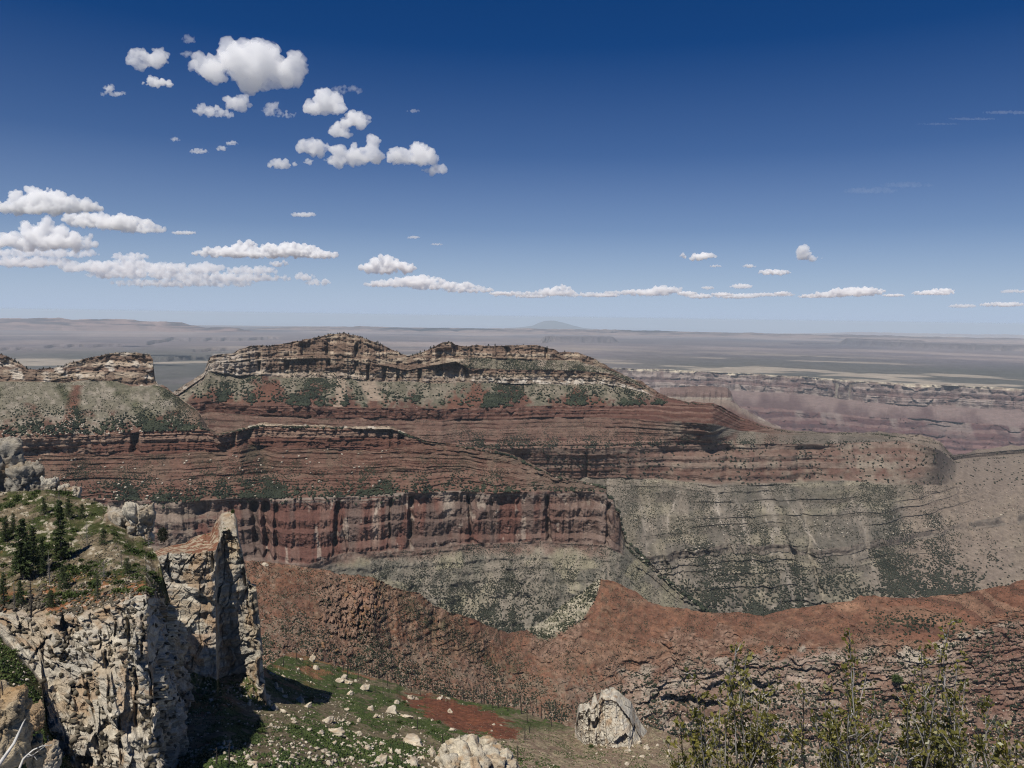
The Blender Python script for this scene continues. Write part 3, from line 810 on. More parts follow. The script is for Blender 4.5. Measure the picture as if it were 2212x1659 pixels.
def mesa_col(K, T, X, Y, Z, A):
    S = A * 3000
    px, py = to_px(X, Y, Z)
    wob = 5 * fbm(S / 130, Z / 60, .7, 3)
    n1, n2 = fbm(S / 40, Z / 26, 1.7, 4), fbm(S / 16, Z / 16, 5.7, 4)
    buff = strata(Z, [(.25, .185, .125), (.17, .11, .075), (.30, .23, .16), (.21, .14, .095), (.15, .095, .065)], 8.5, 4, wob)
    buff = mix(buff, (.125, .075, .05), sstep(.0, .45, fbm(S / 30, Z / 160, 8.8, 4)) * .8)
    pale = mix((.42, .37, .31), (.24, .19, .145), sstep(-.25, .25, n2))
    low = sstep(.45, .7, T) * (K == 2) * (.35 + .65 * sstep(990, 1040, px)) + (1 - sstep(470, 620, px)) * (K <= 2) * .7
    c = mix(buff, pale, np.clip(low * sstep(-.45, .2, n1 + .3), 0, 1))
    # slopes under the cliff: red earth with pale debris fans and scrub
    red = mix((.135, .058, .036), (.10, .046, .032), sstep(-.4, .4, n1))
    fan = sstep(.0, .35, ridge(S / 130 + .2 * n1, Z / 900, 4.1, 3) - .24 - .75 * (T - .45) + .25 * n2)
    tal = mix(red, mix((.19, .16, .115), (.115, .105, .07), sstep(-.3, .3, n2)), fan)
    scar = sstep(0, 6, 14 - np.abs(px - 748 - (py - 760) * -.12 - 8 * n1)) * (py > 735) * (py < 880) + sstep(0, 10, 22 - np.abs(px - 800 - (py - 840) * .5)) * (py > 822) * (py < 866)
    tal = mix(tal, (.29, .215, .155), np.clip(scar, 0, 1) * .8)
    c = mix(c, tal, (K == 3) * 1.0)
    c = mix(c, mix((.15, .13, .09), pale, sstep(.1, .5, n2)), (K == 1) * sstep(1000, 1030, px))
    sup = strata(Z, [(.115, .05, .037), (.085, .036, .027), (.135, .066, .048), (.10, .046, .033), (.165, .095, .07)], 5.5, 9, wob)
    c = np.where((K == 4)[..., None], mix(sup, (.12, .05, .034), .4), c)
    c = np.where((K == 5)[..., None], mix(sup, (.15, .098, .07), sstep(-.1, .5, n1 + .5 * n2) * .55), c)
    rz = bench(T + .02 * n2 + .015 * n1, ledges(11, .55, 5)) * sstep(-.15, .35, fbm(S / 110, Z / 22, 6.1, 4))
    c = np.where((K == 5)[..., None], mix(c * (1 - .38 * rz[..., None]), (.16, .10, .072), (1 - rz) * .45), c)  # darkened risers draw the shadow lines of the ledges in colour
    far = sstep(1380, 1640, px + 60 * n1)
    rw = mix((.12, .058, .043), (.15, .088, .065), sstep(-.3, .4, fbm(S / 30, Z / 120, 2.2, 4)))
    rw = mix(rw, (.20, .158, .115), far * sstep(-.3, .5, n1) * .7 + .5 * sstep(.3, .6, n1))
    rw = mix(rw, strata(Z, [(.16, .10, .075), (.115, .062, .045), (.22, .17, .13)], 9, 3, wob), .45)
    c = np.where((K == 6)[..., None], rw, c)
    c = np.where((K == 5)[..., None], mix(c, (.165, .14, .105), far * sstep(-.4, .3, n1 + .2)), c)
    gr = mix((.182, .152, .118), (.125, .108, .085), sstep(-.35, .35, n1))
    st = strata(Z, [(.19, .165, .11), (.14, .12, .083), (.225, .195, .13)], 9, 12, wob)
    gr = mix(gr, st, sstep(.0, .45, fbm(S / 140, Z / 60, 6.2, 3)) * .7)
    run = .6 * ridge(S / 62 + Z / 120 + .3 * fbm(S / 60, Z / 40, 1, 3), Z / 700, 3.2, 3) + .4 * ridge(S / 24 + Z / 50 + .4 * fbm(S / 40, Z / 30, 1, 3), Z / 300, 3.9, 3)
    gr = mix(gr, (.27, .232, .19), sstep(.55, .9, run + .25 * n2) * .55)
    gr = mix(gr, (.085, .08, .062), sstep(.5, .2, run + .2 * n2) * .4)
    gr = mix(gr, (.095, .08, .062), sstep(.22, .4, vn(S / 300, 4.4, Z / 6)) * sstep(-.3, .2, n1 + .5 * sstep(1700, 1900, px)) * .75)
    for q, (x0, y0, x1, y1) in enumerate(((1588, 1050, 1622, 1200), (1470, 1050, 1440, 1140), (1690, 1060, 1770, 1190), (1540, 1060, 1560, 1120), (1650, 1060, 1672, 1180))):
        xx = x0 + (x1 - x0) * np.clip((py - y0) / (y1 - y0), 0, 1) + 9 * fbm(py / 22, q * 3.3, 1.5, 4)
        gr = mix(gr, (.31, .265, .215), np.clip(1.5 - np.abs(px - xx) / 2.0, 0, 1) * sstep(y0 - 5, y0 + 40, py) * (py < y1 + 20) * .7 * sstep(-.5, .1, n2))
    gr = mix(gr, (.21, .155, .118), sstep(.2, .6, fbm(S / 260, Z / 260, 4.9, 3)) * sstep(1850, 2000, px) * .7)
    tap = strata(Z, [(.13, .105, .083), (.16, .13, .102), (.10, .08, .065)], 5, 14, wob)
    c = np.where((K >= 7)[..., None], gr, c)
    c = np.where((K == 8)[..., None], mix(gr, tap, sstep(-.1, .3, n1 + .25)), c)
    c = np.where(((K <= 4) & (px > 1380))[..., None], mix(c, mix(sup, (.12, .05, .034), .3), sstep(1380, 1430, px)), c)
    c = mix(c, mix(gr, (.16, .12, .09), .4), sstep(1600, 1760, px + 20 * n1) * (K <= 5))
    spur = sstep(1940, 2040, px + 20 * n1) * (K <= 6)
    c = mix(c, gr, spur)
    c = np.where((T < 0)[..., None], mix((.07, .07, .037), (.155, .135, .10), sstep(1400, 1560, px)), c)
    return earthy(c)


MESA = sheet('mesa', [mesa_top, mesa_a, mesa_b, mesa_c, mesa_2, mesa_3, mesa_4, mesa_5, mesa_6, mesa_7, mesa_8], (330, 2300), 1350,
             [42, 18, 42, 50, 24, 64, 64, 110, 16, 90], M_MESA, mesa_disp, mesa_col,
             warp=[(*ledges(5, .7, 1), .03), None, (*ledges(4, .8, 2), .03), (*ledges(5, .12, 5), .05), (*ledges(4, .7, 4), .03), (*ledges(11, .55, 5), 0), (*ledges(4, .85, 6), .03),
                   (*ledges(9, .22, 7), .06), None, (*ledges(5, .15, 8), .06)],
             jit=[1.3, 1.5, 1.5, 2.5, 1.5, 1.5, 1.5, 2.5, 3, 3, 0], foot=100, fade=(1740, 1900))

# ================================================================== the nearer butte with its red promontory
but_0 = line([(-110, 752, 2330), (-50, 758, 2330), (0, 765, 2330), (20, 773, 2330), (40, 783, 2330), (63, 797, 2330), (80, 799, 2320), (117, 794, 2320), (133, 793, 2320), (150, 783, 2330), (187, 774, 2335),
              (217, 768, 2335), (240, 763, 2340), (300, 762, 2330), (323, 763, 2320), (330, 774, 2310), (335, 820, 2305), (342, 829, 2300), (353, 833, 2300), (363, 839, 2290), (400, 866, 2270), (430, 889, 2240),
              (450, 922, 2220), (470, 936, 2230), (520, 925, 2260), (563, 915, -328), (650, 918, -329), (737, 921, -329), (847, 921, -331), (880, 935, -345), (917, 951, -362), (1000, 962, -374),
              (1097, 978, -387), (1197, 1024, -424), (1270, 1040, -445), (1302, 1049, -452), (1309, 1055, -458), (1313, 1074, -475), (1325, 1078, -480), (1330, 1102, -505), (1338, 1106, -510), (1342, 1138, -548), (1352, 1168, -585), (1400, 1210, -625), (1470, 1275, -700), (1560, 1340, -770)])
but_1 = line([(-110, 824, 2290), (0, 825, 2290), (127, 826, 2290), (187, 822, 2295), (253, 826, 2295), (283, 836, 2285), (333, 833, 2290), (345, 836, 2285), (363, 843, 2280), (400, 870, 2262), (430, 893, 2235),
              (450, 925, 2215), (470, 938, 2226), (520, 928, 2250), (563, 919, 2240), (737, 925, 2240), (847, 925, 2240), (880, 939, 2238), (917, 954, 2225), (1000, 965, 2195), (1097, 981, 2160), (1197, 1028, 2040),
              (1270, 1044, 2060), (1304, 1053, 2070), (1322, 1065, 2050), (1338, 1091, 2035), (1344, 1128, 2070), (1352, 1168, 2030), (1400, 1213, 1990), (1470, 1278, 1960), (1560, 1343, 1940)], smooth=2)
but_2 = line([(-110, 946), (0, 945), (140, 941), (267, 935), (377, 931), (450, 933), (470, 941), (520, 931), (563, 922, -335), (650, 924, -335), (737, 927, -336), (847, 928, -340), (880, 943, -352), (917, 957, -368), (1000, 968, -378), (1097, 984, -391),
              (1197, 1031, -428), (1270, 1047, -447), (1304, 1056, -456), (1322, 1068, -466), (1338, 1094, -494), (1344, 1131, -549), (1352, 1171, -589), (1400, 1216, -629), (1470, 1281, -704), (1560, 1346, -775)], Z_SUP, 4)
but_3 = line([(-110, 986), (20, 980), (150, 980), (300, 980), (377, 975), (457, 975), (520, 965, -368), (563, 965, -385), (650, 967, -389), (770, 971, -394), (884, 967, -378), (917, 966, -377), (1000, 977, -386), (1097, 992, -399),
              (1197, 1037, -433), (1270, 1051, -450), (1304, 1060, -459), (1322, 1072, -470), (1338, 1098, -498), (1344, 1135, -553), (1352, 1175, -593), (1400, 1220, -633), (1470, 1285, -708), (1560, 1350, -780)], -385., 4)
but_4 = line([(-110, 1085), (200, 1081), (400, 1085), (493, 1078), (583, 1076), (737, 1074), (937, 1063), (1170, 1064), (1250, 1062), (1304, 1064), (1322, 1076, -473), (1338, 1103, -503), (1344, 1140, -558), (1352, 1180, -598), (1400, 1225, -638), (1470, 1290, -713), (1560, 1355, -785)], Z_RED, 4)
but_5 = line([(-110, 1215), (200, 1215), (533, 1212), (597, 1217), (667, 1219), (737, 1196), (887, 1189), (1014, 1175), (1184, 1170), (1310, 1178), (1330, 1190, -585), (1352, 1205, -605), (1400, 1235, -646), (1470, 1300, -722), (1560, 1360, -790)], Z_REDB, 4)
but_6 = line([(-110, 1395), (400, 1395), (1000, 1395), (1350, 1395), (1560, 1395)], 1690., 4)


def but_disp(K, T, X, Y, Z, A):
    S = A * 2150
    px, py = to_px(X, Y, Z)
    bed = vn(S / 200, .3, Z / 4.2) + .6 * vn(S / 70, 1.3, Z / 2.1)
    blk = fbm(S / 8, Y / 40, Z / 6, 3)
    col = .5 * ridge(S / 46, Z / 420, 4.4, 4) + .5 * ridge(S / 17, Z / 200, 1.2, 3)
    f1, e1, i1 = cell(S / 24 + .3 * fbm(S / 20, Z / 20, 1, 2), 3.3, Z / 26)
    f2, e2, i2 = cell(S / 9, 3.3, Z / 8)
    d = np.where(K == 0, -24 * (ridge(S / 110, Z / 300, 4.4, 3) - .5) - 16 * (i1 - .5) - 7 * (i2 - .5) + 2 * bed + 3 * blk, 0)
    gul = ridge(S / 90 + .2 * fbm(S / 50, Z / 50, 3, 2), Z / 600, 9.2, 3)
    d = np.where(K == 1, -20 * (gul - .5) * sstep(0, .25, T) + 2.5 * blk, d)
    notch = np.zeros_like(X)
    for x0, w, dep in ((292, 8, 45), (530, 14, 40), (505, 5, 25), (868, 7, 30), (845, 4, 22), (20, 8, 30)):
        notch = np.maximum(notch, dep * np.clip(1.4 - np.abs(px - x0) / w, 0, 1))
    d = np.where(K == 2, -26 * (.6 * ridge(S / 60, Z / 300, 2.4, 3) + .4 * cell(S / 11, 2.2, Z / 14)[2] - .5) + 5 * bed + 3 * blk + notch * sstep(0, .12, T), d)
    d = np.where(K == 3, -44 * (ridge(S / 150, Z / 500, 7.2, 3) - .5) + 7 * vn(S / 160, .3, Z / 7) + 6 * vn(S / 45, 3.3, Z / 3.6) + 3.5 * blk + 30 * np.exp(-((px - 575 - (py - 1000) * .35) / 22) ** 2), d)
    slot = np.zeros_like(X)
    for x0, lean, w, dep in ((552, .05, 6, 42), (574, .04, 7, 48), (596, .02, 4, 24), (727, -.1, 4.5, 30), (740, .2, 3, 16), (842, -.05, 2.5, 18), (887, -.06, 5, 34), (1017, .1, 3, 22), (1183, .03, 4, 28), (1313, -.05, 4, 22)):
        slot = np.maximum(slot, dep * np.clip(1.5 - np.abs(px - x0 - (py - 1130) * lean + 3 * fbm(S / 40, Z / 30, 1, 3)) / w, 0, 1))
    d = np.where(K == 4, (-30 * (ridge(S / 55, Z / 300, 9.1, 3) - .55) * .5 - 38 * (ridge(S / 140 + .3 * fbm(S / 90, Z / 90, 1, 3), Z / 600, 5.5, 4) - .5) - 14 * (ridge(S / 22 + .3 * fbm(S / 20, Z / 60, 1, 3), Z / 260, 2.2, 3) - .55) - 5 * (cell(S / 14 + .6 * fbm(S / 20, Z / 40, 1, 3), 2.2, Z / 60)[2] - .5) - 2 * (cell(S / 7, 2.2, Z / 9)[2] - .5)) * sstep(-.03, .06, T) + slot * sstep(.03, .2, T) + 1.2 * bed * (T < .15) + 2.4 * blk, d)
    gu2 = .5 * ridge((S + .5 * Z) / 80 + .3 * fbm(S / 50, Z / 40, 1, 3), Z / 900, 3.2, 3) + .5 * ridge((S - .5 * Z) / 80 + .3 * fbm(S / 50, Z / 40, 4, 3), Z / 900, 7.2, 3)
    d = np.where(K >= 5, -44 * (gu2 - .5) * sstep(0, .25, T) + 2 * blk + 2.4 * vn(S / 200, 2.3, Z / 5), d)
    return d


def but_col(K, T, X, Y, Z, A):
    S = A * 2150
    px, py = to_px(X, Y, Z)
    wob = 4 * fbm(S / 100, Z / 50, .7, 3)
    n1, n2 = fbm(S / 28, Z / 18, 1.7, 4), fbm(S / 11, Z / 11, 5.7, 4)
    buff = strata(Z, [(.27, .20, .135), (.18, .12, .08), (.33, .255, .18), (.22, .145, .10), (.16, .10, .07)], 5.6, 4, wob)
    buff = mix(buff, (.13, .08, .055), sstep(.0, .45, fbm(S / 22, Z / 100, 8.8, 4)) * .75)
    c = mix(buff, (.48, .42, .34), sstep(.2, .5, n1) * .8)
    red = mix((.145, .062, .037), (.105, .048, .032), sstep(-.4, .4, n1))
    pal = mix((.145, .13, .09), (.22, .19, .145), sstep(.0, .4, n2))
    grn = mix((.04, .05, .02), (.07, .07, .032), sstep(-.3, .3, n2))
    band = sstep(-.25, .15, fbm(S / 60 + Z / 300, Z / 300, 3.9, 3))
    tal = mix(pal, grn, .8 * sstep(-.35, .3, .5 * n1 + fbm(S / 75 + Z / 140, Z / 160, 4.1, 3) + .12 * n2))
    scar = np.clip(1.3 - np.abs(px - 148 + (py - 900) * .32 + 8 * n1) / 14, 0, 1) * (py > 832)
    tal = mix(tal, red, np.clip(scar + sstep(.55, .95, T + .4 * n1) * .9, 0, 1))
    tal = mix(tal, red, sstep(360, 420, px + 20 * n1) * .55)
    c = np.where((K == 1)[..., None], tal, c)
    sup = strata(Z, [(.125, .053, .036), (.09, .037, .026), (.15, .068, .046), (.108, .046, .031), (.19, .115, .08)], 4.2, 9, wob)
    c = np.where((K == 2)[..., None], mix(sup, (.28, .195, .135), (1 - sstep(60, 330, px + 60 * n1)) * sstep(-.35, .25, n2) * .75), c)
    rs = mix(sup, (.135, .052, .032), .35)
    rs = mix(rs, (.125, .09, .058), sstep(.05, .5, n1 + .4 * n2) * .6)
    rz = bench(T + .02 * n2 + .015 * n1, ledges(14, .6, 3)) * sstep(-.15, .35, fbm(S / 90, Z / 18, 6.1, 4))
    rs = mix(rs * (1 - .42 * rz[..., None]), (.15, .088, .06), (1 - rz) * .5)  # riser faces painted darker, standing in for ledge shadow lines
    gx = sstep(1000, 1260, px + 40 * n1)
    rs = mix(rs, (.15, .115, .085), .55 * gx)
    rs = mix(rs, (.055, .055, .03), np.exp(-((px - 540 - (py - 960) * .35) / 26) ** 2) * (py < 1040) * .45 * sstep(-.4, .2, n1))
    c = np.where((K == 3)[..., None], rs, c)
    rw = mix((.118, .05, .037), (.15, .08, .06), sstep(-.25, .4, fbm(S / 26, Z / 120, 2.2, 4)))
    rw = mix(rw, (.11, .077, .063), sstep(.0, .4, fbm(S / 55, Z / 160, 7.2, 3)) * .8)
    rw = mix(rw, (.34, .275, .215), (.7 * sstep(.5, .68, fbm(S / 20, Z / 30, 9.2, 4)) + np.exp(-((px - 968) / 12) ** 2 - ((py - 1090) / 26) ** 2) + .7 * np.exp(-((px - 812) / 9) ** 2 - ((py - 1140) / 40) ** 2)) * .8)
    rw = mix(rw, (.21, .165, .13), (1 - sstep(.05, .16, T)) * sstep(-.3, .2, vn(S / 200, 1, Z / 3)) * .9)
    rw = mix(rw, (.19, .145, .11), (1 - sstep(400, 560, px)) * sstep(-.4, .2, n1 + .4 * vn(S / 200, 1, Z / 4)) * .8)
    rw = mix(rw, mix((.19, .15, .12), (.11, .08, .062), sstep(-.2, .3, n1)), .55 * sstep(1100, 1290, px + 40 * n1))
    c = np.where((K == 4)[..., None], rw, c)
    gr = mix((.160, .142, .106), (.112, .103, .08), sstep(-.35, .35, n1))
    gr = mix(gr, (.22, .195, .125), sstep(.1, .3, fbm(S / 90, Z / 40, 6.2, 3)) * .8)
    gr = mix(gr, (.23, .19, .145), sstep(.6, .9, np.maximum(ridge((S + .5 * Z) / 40 + .3 * fbm(S / 50, Z / 40, 1, 3), Z / 900, 3.2, 3), ridge((S - .5 * Z) / 40 + .3 * fbm(S / 50, Z / 40, 4, 3), Z / 900, 7.2, 3))) * .6)
    gr = mix(gr, mix((.135, .08, .06), (.18, .125, .095), sstep(-.3, .3, n2)), (1 - sstep(.05, .16, T + .05 * n1)) * sstep(1330, 1290, px))
    c = np.where((K == 5)[..., None], gr, c)
    c = np.where(((K <= 2) & (px > 880))[..., None], mix(c, rs, sstep(880, 905, px)), c)
    c = mix(c, gr, sstep(1338, 1352, px) * 1.0)
    c = np.where(((T < 0) & (px < 870))[..., None], (.05, .055, .028), c)
    c = np.where(((T < 0) & (px >= 870) & (px < 1338))[..., None], rs, c)
    return earthy(c)


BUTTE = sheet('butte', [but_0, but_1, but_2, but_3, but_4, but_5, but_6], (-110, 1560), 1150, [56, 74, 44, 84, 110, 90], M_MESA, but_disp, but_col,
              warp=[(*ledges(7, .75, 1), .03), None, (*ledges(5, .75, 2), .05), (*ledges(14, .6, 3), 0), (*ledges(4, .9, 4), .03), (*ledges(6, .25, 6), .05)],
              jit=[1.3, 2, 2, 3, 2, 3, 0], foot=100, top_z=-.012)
# ================================================================== the red saddle ridge and the ledges below it
rid_0 = line([(480, 1205, 880), (540, 1212, 880), (600, 1217, 890), (700, 1231, 900), (737, 1239, 900), (804, 1246, 905), (851, 1269, 915), (904, 1279, 930), (937, 1308, 940), (971, 1322, 950), (1024, 1336, 960),
              (1057, 1353, 980), (1097, 1367, 1000), (1137, 1362, 1020), (1180, 1337, 1060), (1217, 1306, 1090), (1257, 1276, 1105), (1288, 1254, 1110), (1301, 1252, 1105), (1324, 1256, 1110), (1371, 1276, 1100),
              (1401, 1302, 1080), (1437, 1310, 1080), (1475, 1313, 1080), (1520, 1322, 1075), (1585, 1323, 1080), (1648, 1328, 1080), (1708, 1314, 1095), (1775, 1306, 1100), (1838, 1299, 1100), (1858, 1288, 1110),
              (1910, 1289, 1115), (1975, 1292, 1120), (2075, 1282, 1115), (2140, 1272, 1105), (2155, 1266, 1100), (2181, 1263, 1100), (2196, 1255, 1098), (2212, 1252, 1096), (2300, 1240, 1090)])
rid_1 = line([(480, 1330, 780), (600, 1330, 800), (737, 1350, 840), (804, 1355, 845), (900, 1390, 890), (1000, 1425, 920), (1100, 1450, 945), (1200, 1462, 950), (1300, 1455, 965), (1400, 1425, 990), (1475, 1412, 1000), (1600, 1400, 1005), (1700, 1392, 1010), (1800, 1388, 1012),
              (1900, 1395, 1010), (2000, 1390, 1008), (2100, 1360, 1015), (2150, 1330, 1030), (2212, 1316, 1035), (2300, 1300, 1040)], smooth=3)
rid_2 = line([(480, 1500, 650), (600, 1430, 720), (737, 1465, 770), (887, 1500, 820), (1004, 1530, 850), (1137, 1556, 870), (1240, 1570, 885), (1300, 1520, 930), (1400, 1470, 962), (1475, 1450, 975), (1600, 1436, 985), (1700, 1430, 990), (1800, 1426, 992),
              (1900, 1430, 990), (2000, 1425, 990), (2100, 1400, 1000), (2212, 1370, 1015), (2300, 1350, 1020)], smooth=3)
rid_3 = line([(480, 1640, 560), (600, 1560, 600), (887, 1620, 700), (1137, 1660, 780), (1240, 1650, 840), (1300, 1590, 905), (1400, 1540, 930), (1475, 1530, 945), (1600, 1525, 950), (1700, 1520, 955), (1800, 1520, 955), (2000, 1520, 955), (2212, 1500, 975), (2300, 1490, 985)], smooth=3)
rid_4 = line([(480, 1760, 520), (887, 1760, 620), (1240, 1760, 780), (1475, 1730, 880), (1800, 1730, 880), (2300, 1730, 890)], smooth=3)


def rid_disp(K, T, X, Y, Z, A):
    S = A * 1000
    px, py = to_px(X, Y, Z)
    rt = sstep(1260, 1420, px)
    bed = vn(S / 80, .3, Z / 2.6) + .7 * vn(S / 30, 1.3, Z / 1.2)
    blk = fbm(S / 5, Y / 12, Z / 3.5, 4)
    gl = .3 * ridge((X + .3 * Y) / 28 + .3 * fbm(X / 25, Y / 25, 4, 3), 8.3, 7.2, 3) + .7 * ridge((X + .55 * Y) / 70 + .2 * fbm(X / 40, Y / 40, 2, 3), 3.3, 7.2, 4)
    d = (-27 * (gl - .5) - 9 * (ridge((X + .4 * Y) / 22, 5.5, 1.2, 3) - .5)) * sstep(0, .3, np.where(K == 0, T, 1)) * (K <= 1) + 1.5 * blk + 1.5 * bed
    wl = .4 * fbm(S / 14, Z / 14, 1, 3)
    md = sstep(-.3, .4, fbm(S / 60, Z / 26, 8.1, 3))
    led = -22 * (ridge(S / 70, Z / 160, 2.4, 3) - .5) - 9 * (cell(S / 15 + wl, 2.2, Z / 9 + .5 * wl)[2] - .5) - (1.5 + 4 * md) * (cell(S / 5 + wl, 2.2, Z / 2.4)[2] - .5) + (.8 + 2.2 * md) * bed + 1.6 * blk
    cave = np.zeros_like(X)
    for x0, y0, w, h, dep in ((1600, 1480, 60, 10, 16), (1760, 1452, 50, 5, 9), (1480, 1516, 60, 12, 20), (1880, 1470, 70, 5, 8), (1640, 1512, 28, 9, 14), (1330, 1545, 30, 8, 10), (1660, 1447, 45, 4, 8), (2020, 1470, 60, 4, 7)):
        cave = np.maximum(cave, dep * np.clip(1.5 - np.hypot((px - x0) / w, (py - y0 - 6 * fbm(S / 10, 1, 2, 2)) / h), 0, 1) ** .6)
    d = np.where((K >= 2), d * (1 - rt) + rt * (led + cave), d)
    d = np.where(K == 1, d + rt * (.45 * led * sstep(0, .5, T)), d)
    out = sstep(.22, .42, fbm(S / 45, Y / 60, Z / 26, 4)) * (K <= 1) * sstep(.04, .12, np.where(K == 0, T, 1))
    g1, _, _ = facets(S / 6, Y / 9, Z / 3.5, .6)
    d = d - out * (2.0 + 6 * g1) - (K <= 1) * 1.6 * fbm(S / 9, Y / 9, Z / 6, 4) * sstep(0, .1, np.where(K == 0, T, 1))
    # rubble outcrop on the left flank
    oc = np.exp(-((px - 775) / 60) ** 2 - ((py - 1325 - (775 - px) * .55) / 60) ** 2)
    f1, e, i = cell(S / 5, Y / 7, Z / 4.5)
    d = d - oc * (16 * np.where(i > .3, i, 0) * sstep(.03, .2, e) + 2 * bed)
    return d


def rid_col(K, T, X, Y, Z, A):
    S = A * 1000
    px, py = to_px(X, Y, Z)
    n1, n2 = fbm(S / 14, Y / 20, Z / 10, 4), fbm(S / 5, Y / 6, Z / 5, 4)
    rt = sstep(1180, 1420, px + 60 * n1)
    red = mix((.19, .088, .05), (.145, .066, .04), sstep(-.4, .4, n1))
    red = mix(red, (.145, .095, .058), sstep(.0, .45, n2) * (.75 - .45 * sstep(1270, 1420, px)))
    dia = py - 1250 - (px - 850) * .72        # greenish gully running down to the right
    red = mix(red, (.08, .075, .036), np.exp(-((dia - 30) / 24) ** 2) * sstep(-.35, .2, n2) * .8 * sstep(1300, 1230, px))
    red = mix(red, strata(Z, [(.21, .13, .085), (.12, .06, .04), (.16, .09, .056)], 3.5, 21, 3 * n1), sstep(.0, .4, fbm(S / 60, Z / 14, 5.1, 3)) * .6)
    red = mix(red, (.25, .17, .115), sstep(.2, .5, fbm(S / 7, Y / 9, Z / 4, 3)) * sstep(1000, 900, px) * .6)
    out = sstep(.22, .42, fbm(S / 45, Y / 60, Z / 26, 4))
    red = mix(red, mix((.25, .16, .11), (.14, .08, .055), sstep(-.3, .3, n2)), out * .75)
    red = mix(red, (.10, .055, .038), sstep(.1, .5, fbm(S / 3.5, Y / 4, Z / 3, 3)) * .55)
    c = red
    pk = strata(Z, [(.25, .18, .135), (.19, .12, .088), (.30, .235, .18), (.165, .10, .072), (.26, .19, .145)], 4.5, 6, 3 * fbm(S / 50, Z / 30, .7, 3))
    pk = mix(pk, (.29, .245, .19), sstep(.0, .45, n1) * .7)
    pk = mix(pk, (.15, .07, .045), sstep(.1, .5, fbm(S / 40, Z / 22, 3.3, 3)) * .75)
    pk = mix(pk, (.13, .115, .085), sstep(.15, .5, n2) * .5)
    up = np.where(K == 0, 0, np.where(K == 1, sstep(.0, .7, T + .7 * n1), 1))
    c = mix(c, pk, rt * up)
    lf = mix((.165, .09, .058), (.21, .155, .11), sstep(-.2, .3, n2))
    c = mix(c, lf, (1 - rt) * (K >= 1) * .6)
    oc = np.exp(-((px - 775) / 60) ** 2 - ((py - 1325 - (775 - px) * .55) / 60) ** 2)
    c = mix(c, (.24, .145, .10), np.clip(oc * 1.4, 0, 1) * sstep(-.3, .2, n2) * .8)
    # pale gully flank left of the knob
    lowb = np.interp(px, [1130, 1141, 1181, 1217, 1257, 1284, 1296], [1340, 1366, 1382, 1364, 1340, 1300, 1262])
    fl = (px > 1128) * (px < 1297) * sstep(-4, 4, lowb + 9 * n2 - py) * (K == 0)
    c = mix(c, mix((.33, .29, .21), (.15, .14, .09), sstep(-.1, .3, n2)), fl)
    # lighter crown and cap ledges
    c = mix(c, (.30, .165, .095), np.exp(-((px - 1830) / 34) ** 2 - ((py - 1310) / 10) ** 2) * .8)
    c = mix(c, strata(Z, [(.15, .065, .038), (.20, .11, .068), (.115, .055, .036)], 4, 2), sstep(1880, 1960, px) * (K == 0) * .8)
    c = mix(c, (.36, .31, .24), sstep(1900, 1980, px) * sstep(2140, 2060, px) * (K == 1) * sstep(-.2, .3, n1) * .8)
    rr = mix((.14, .068, .047), (.175, .10, .073), sstep(-.3, .3, n1))
    c = mix(c, rr, sstep(2040, 2110, px + 30 * n1) * (K >= 1) * sstep(.3, .6, T + (K >= 2)) * sstep(1640, 1560, py + 40 * n1) * .85)
    return earthy(c, .14)


RIDGE = sheet('red_ridge', [rid_0, rid_1, rid_2, rid_3, rid_4], (480, 2300), 1350, [74, 64, 90, 90], M_RIDGE, rid_disp, rid_col,
              warp=[(*ledges(8, .18, 1), .12), (*ledges(6, .3, 2), .12), (*ledges(9, .6, 3), .07), (*ledges(8, .6, 4), .07)],
              jit=[1.4, 6, 5, 5, 0], foot=60, back=.05, top_z=-.012)

# ================================================================== the boulder slope under the promontory
slo_0 = line([(60, 1640, 300), (380, 1555, 330), (420, 1478, 392), (480, 1462, 425), (560, 1455, 470), (600, 1425, 560), (630, 1408, 620), (680, 1425, 635), (737, 1440, 640), (800, 1462, 640), (887, 1486, 640), (1004, 1513, 630), (1100, 1528, 610), (1137, 1540, 600),
              (1240, 1573, 560), (1310, 1580, 545), (1376, 1566, 545), (1420, 1575, 540), (1480, 1598, 530), (1560, 1628, 515), (1640, 1660, 500), (1720, 1700, 480)])
slo_1 = line([(60, 1700, 290), (330, 1620, 312), (400, 1600, 305), (480, 1545, 345), (600, 1520, 420), (740, 1530, 470), (887, 1545, 500), (1004, 1565, 505), (1137, 1590, 495), (1240, 1615, 500), (1376, 1615, 500), (1480, 1650, 480), (1640, 1720, 450), (1720, 1750, 440)], smooth=6)
slo_2 = line([(60, 1800, 265), (330, 1770, 272), (400, 1745, 240), (450, 1740, 215), (600, 1735, 235), (740, 1736, 280), (900, 1740, 310), (1200, 1760, 350), (1480, 1800, 380), (1720, 1830, 400)], smooth=6)


def slo_disp(K, T, X, Y, Z, A):
    d = 5 * fbm(X / 60, Y / 60, .5, 3) + 1.1 * fbm(X / 7, Y / 7, Z / 7, 4)
    return d * sstep(0, .2, np.where(K == 0, T, 1))


def slo_masks(X, Y, Z):
    px, py = to_px(X, Y, Z)
    n = fbm(X / 12, Y / 12, 3.1, 4)
    n2 = fbm(X / 3.5, Y / 3.5, 5.1, 3)
    ku, kv = (px - 1000) * .95 + (py - 1548) * .30, -(px - 1000) * .30 + (py - 1548) * .95
    knob = sstep(-.06, .12, 1 - np.hypot(ku / 128, kv / 27) + .30 * n + .16 * n2)
    low = sstep(1030, 1110, px + 40 * n) * sstep(1560, 1590, py)
    patch = sstep(-.32, .0, fbm(X / 20, Y / 28, 1.1, 4) + .2 * n2 - .02)
    return px, py, n, n2, knob, low, patch


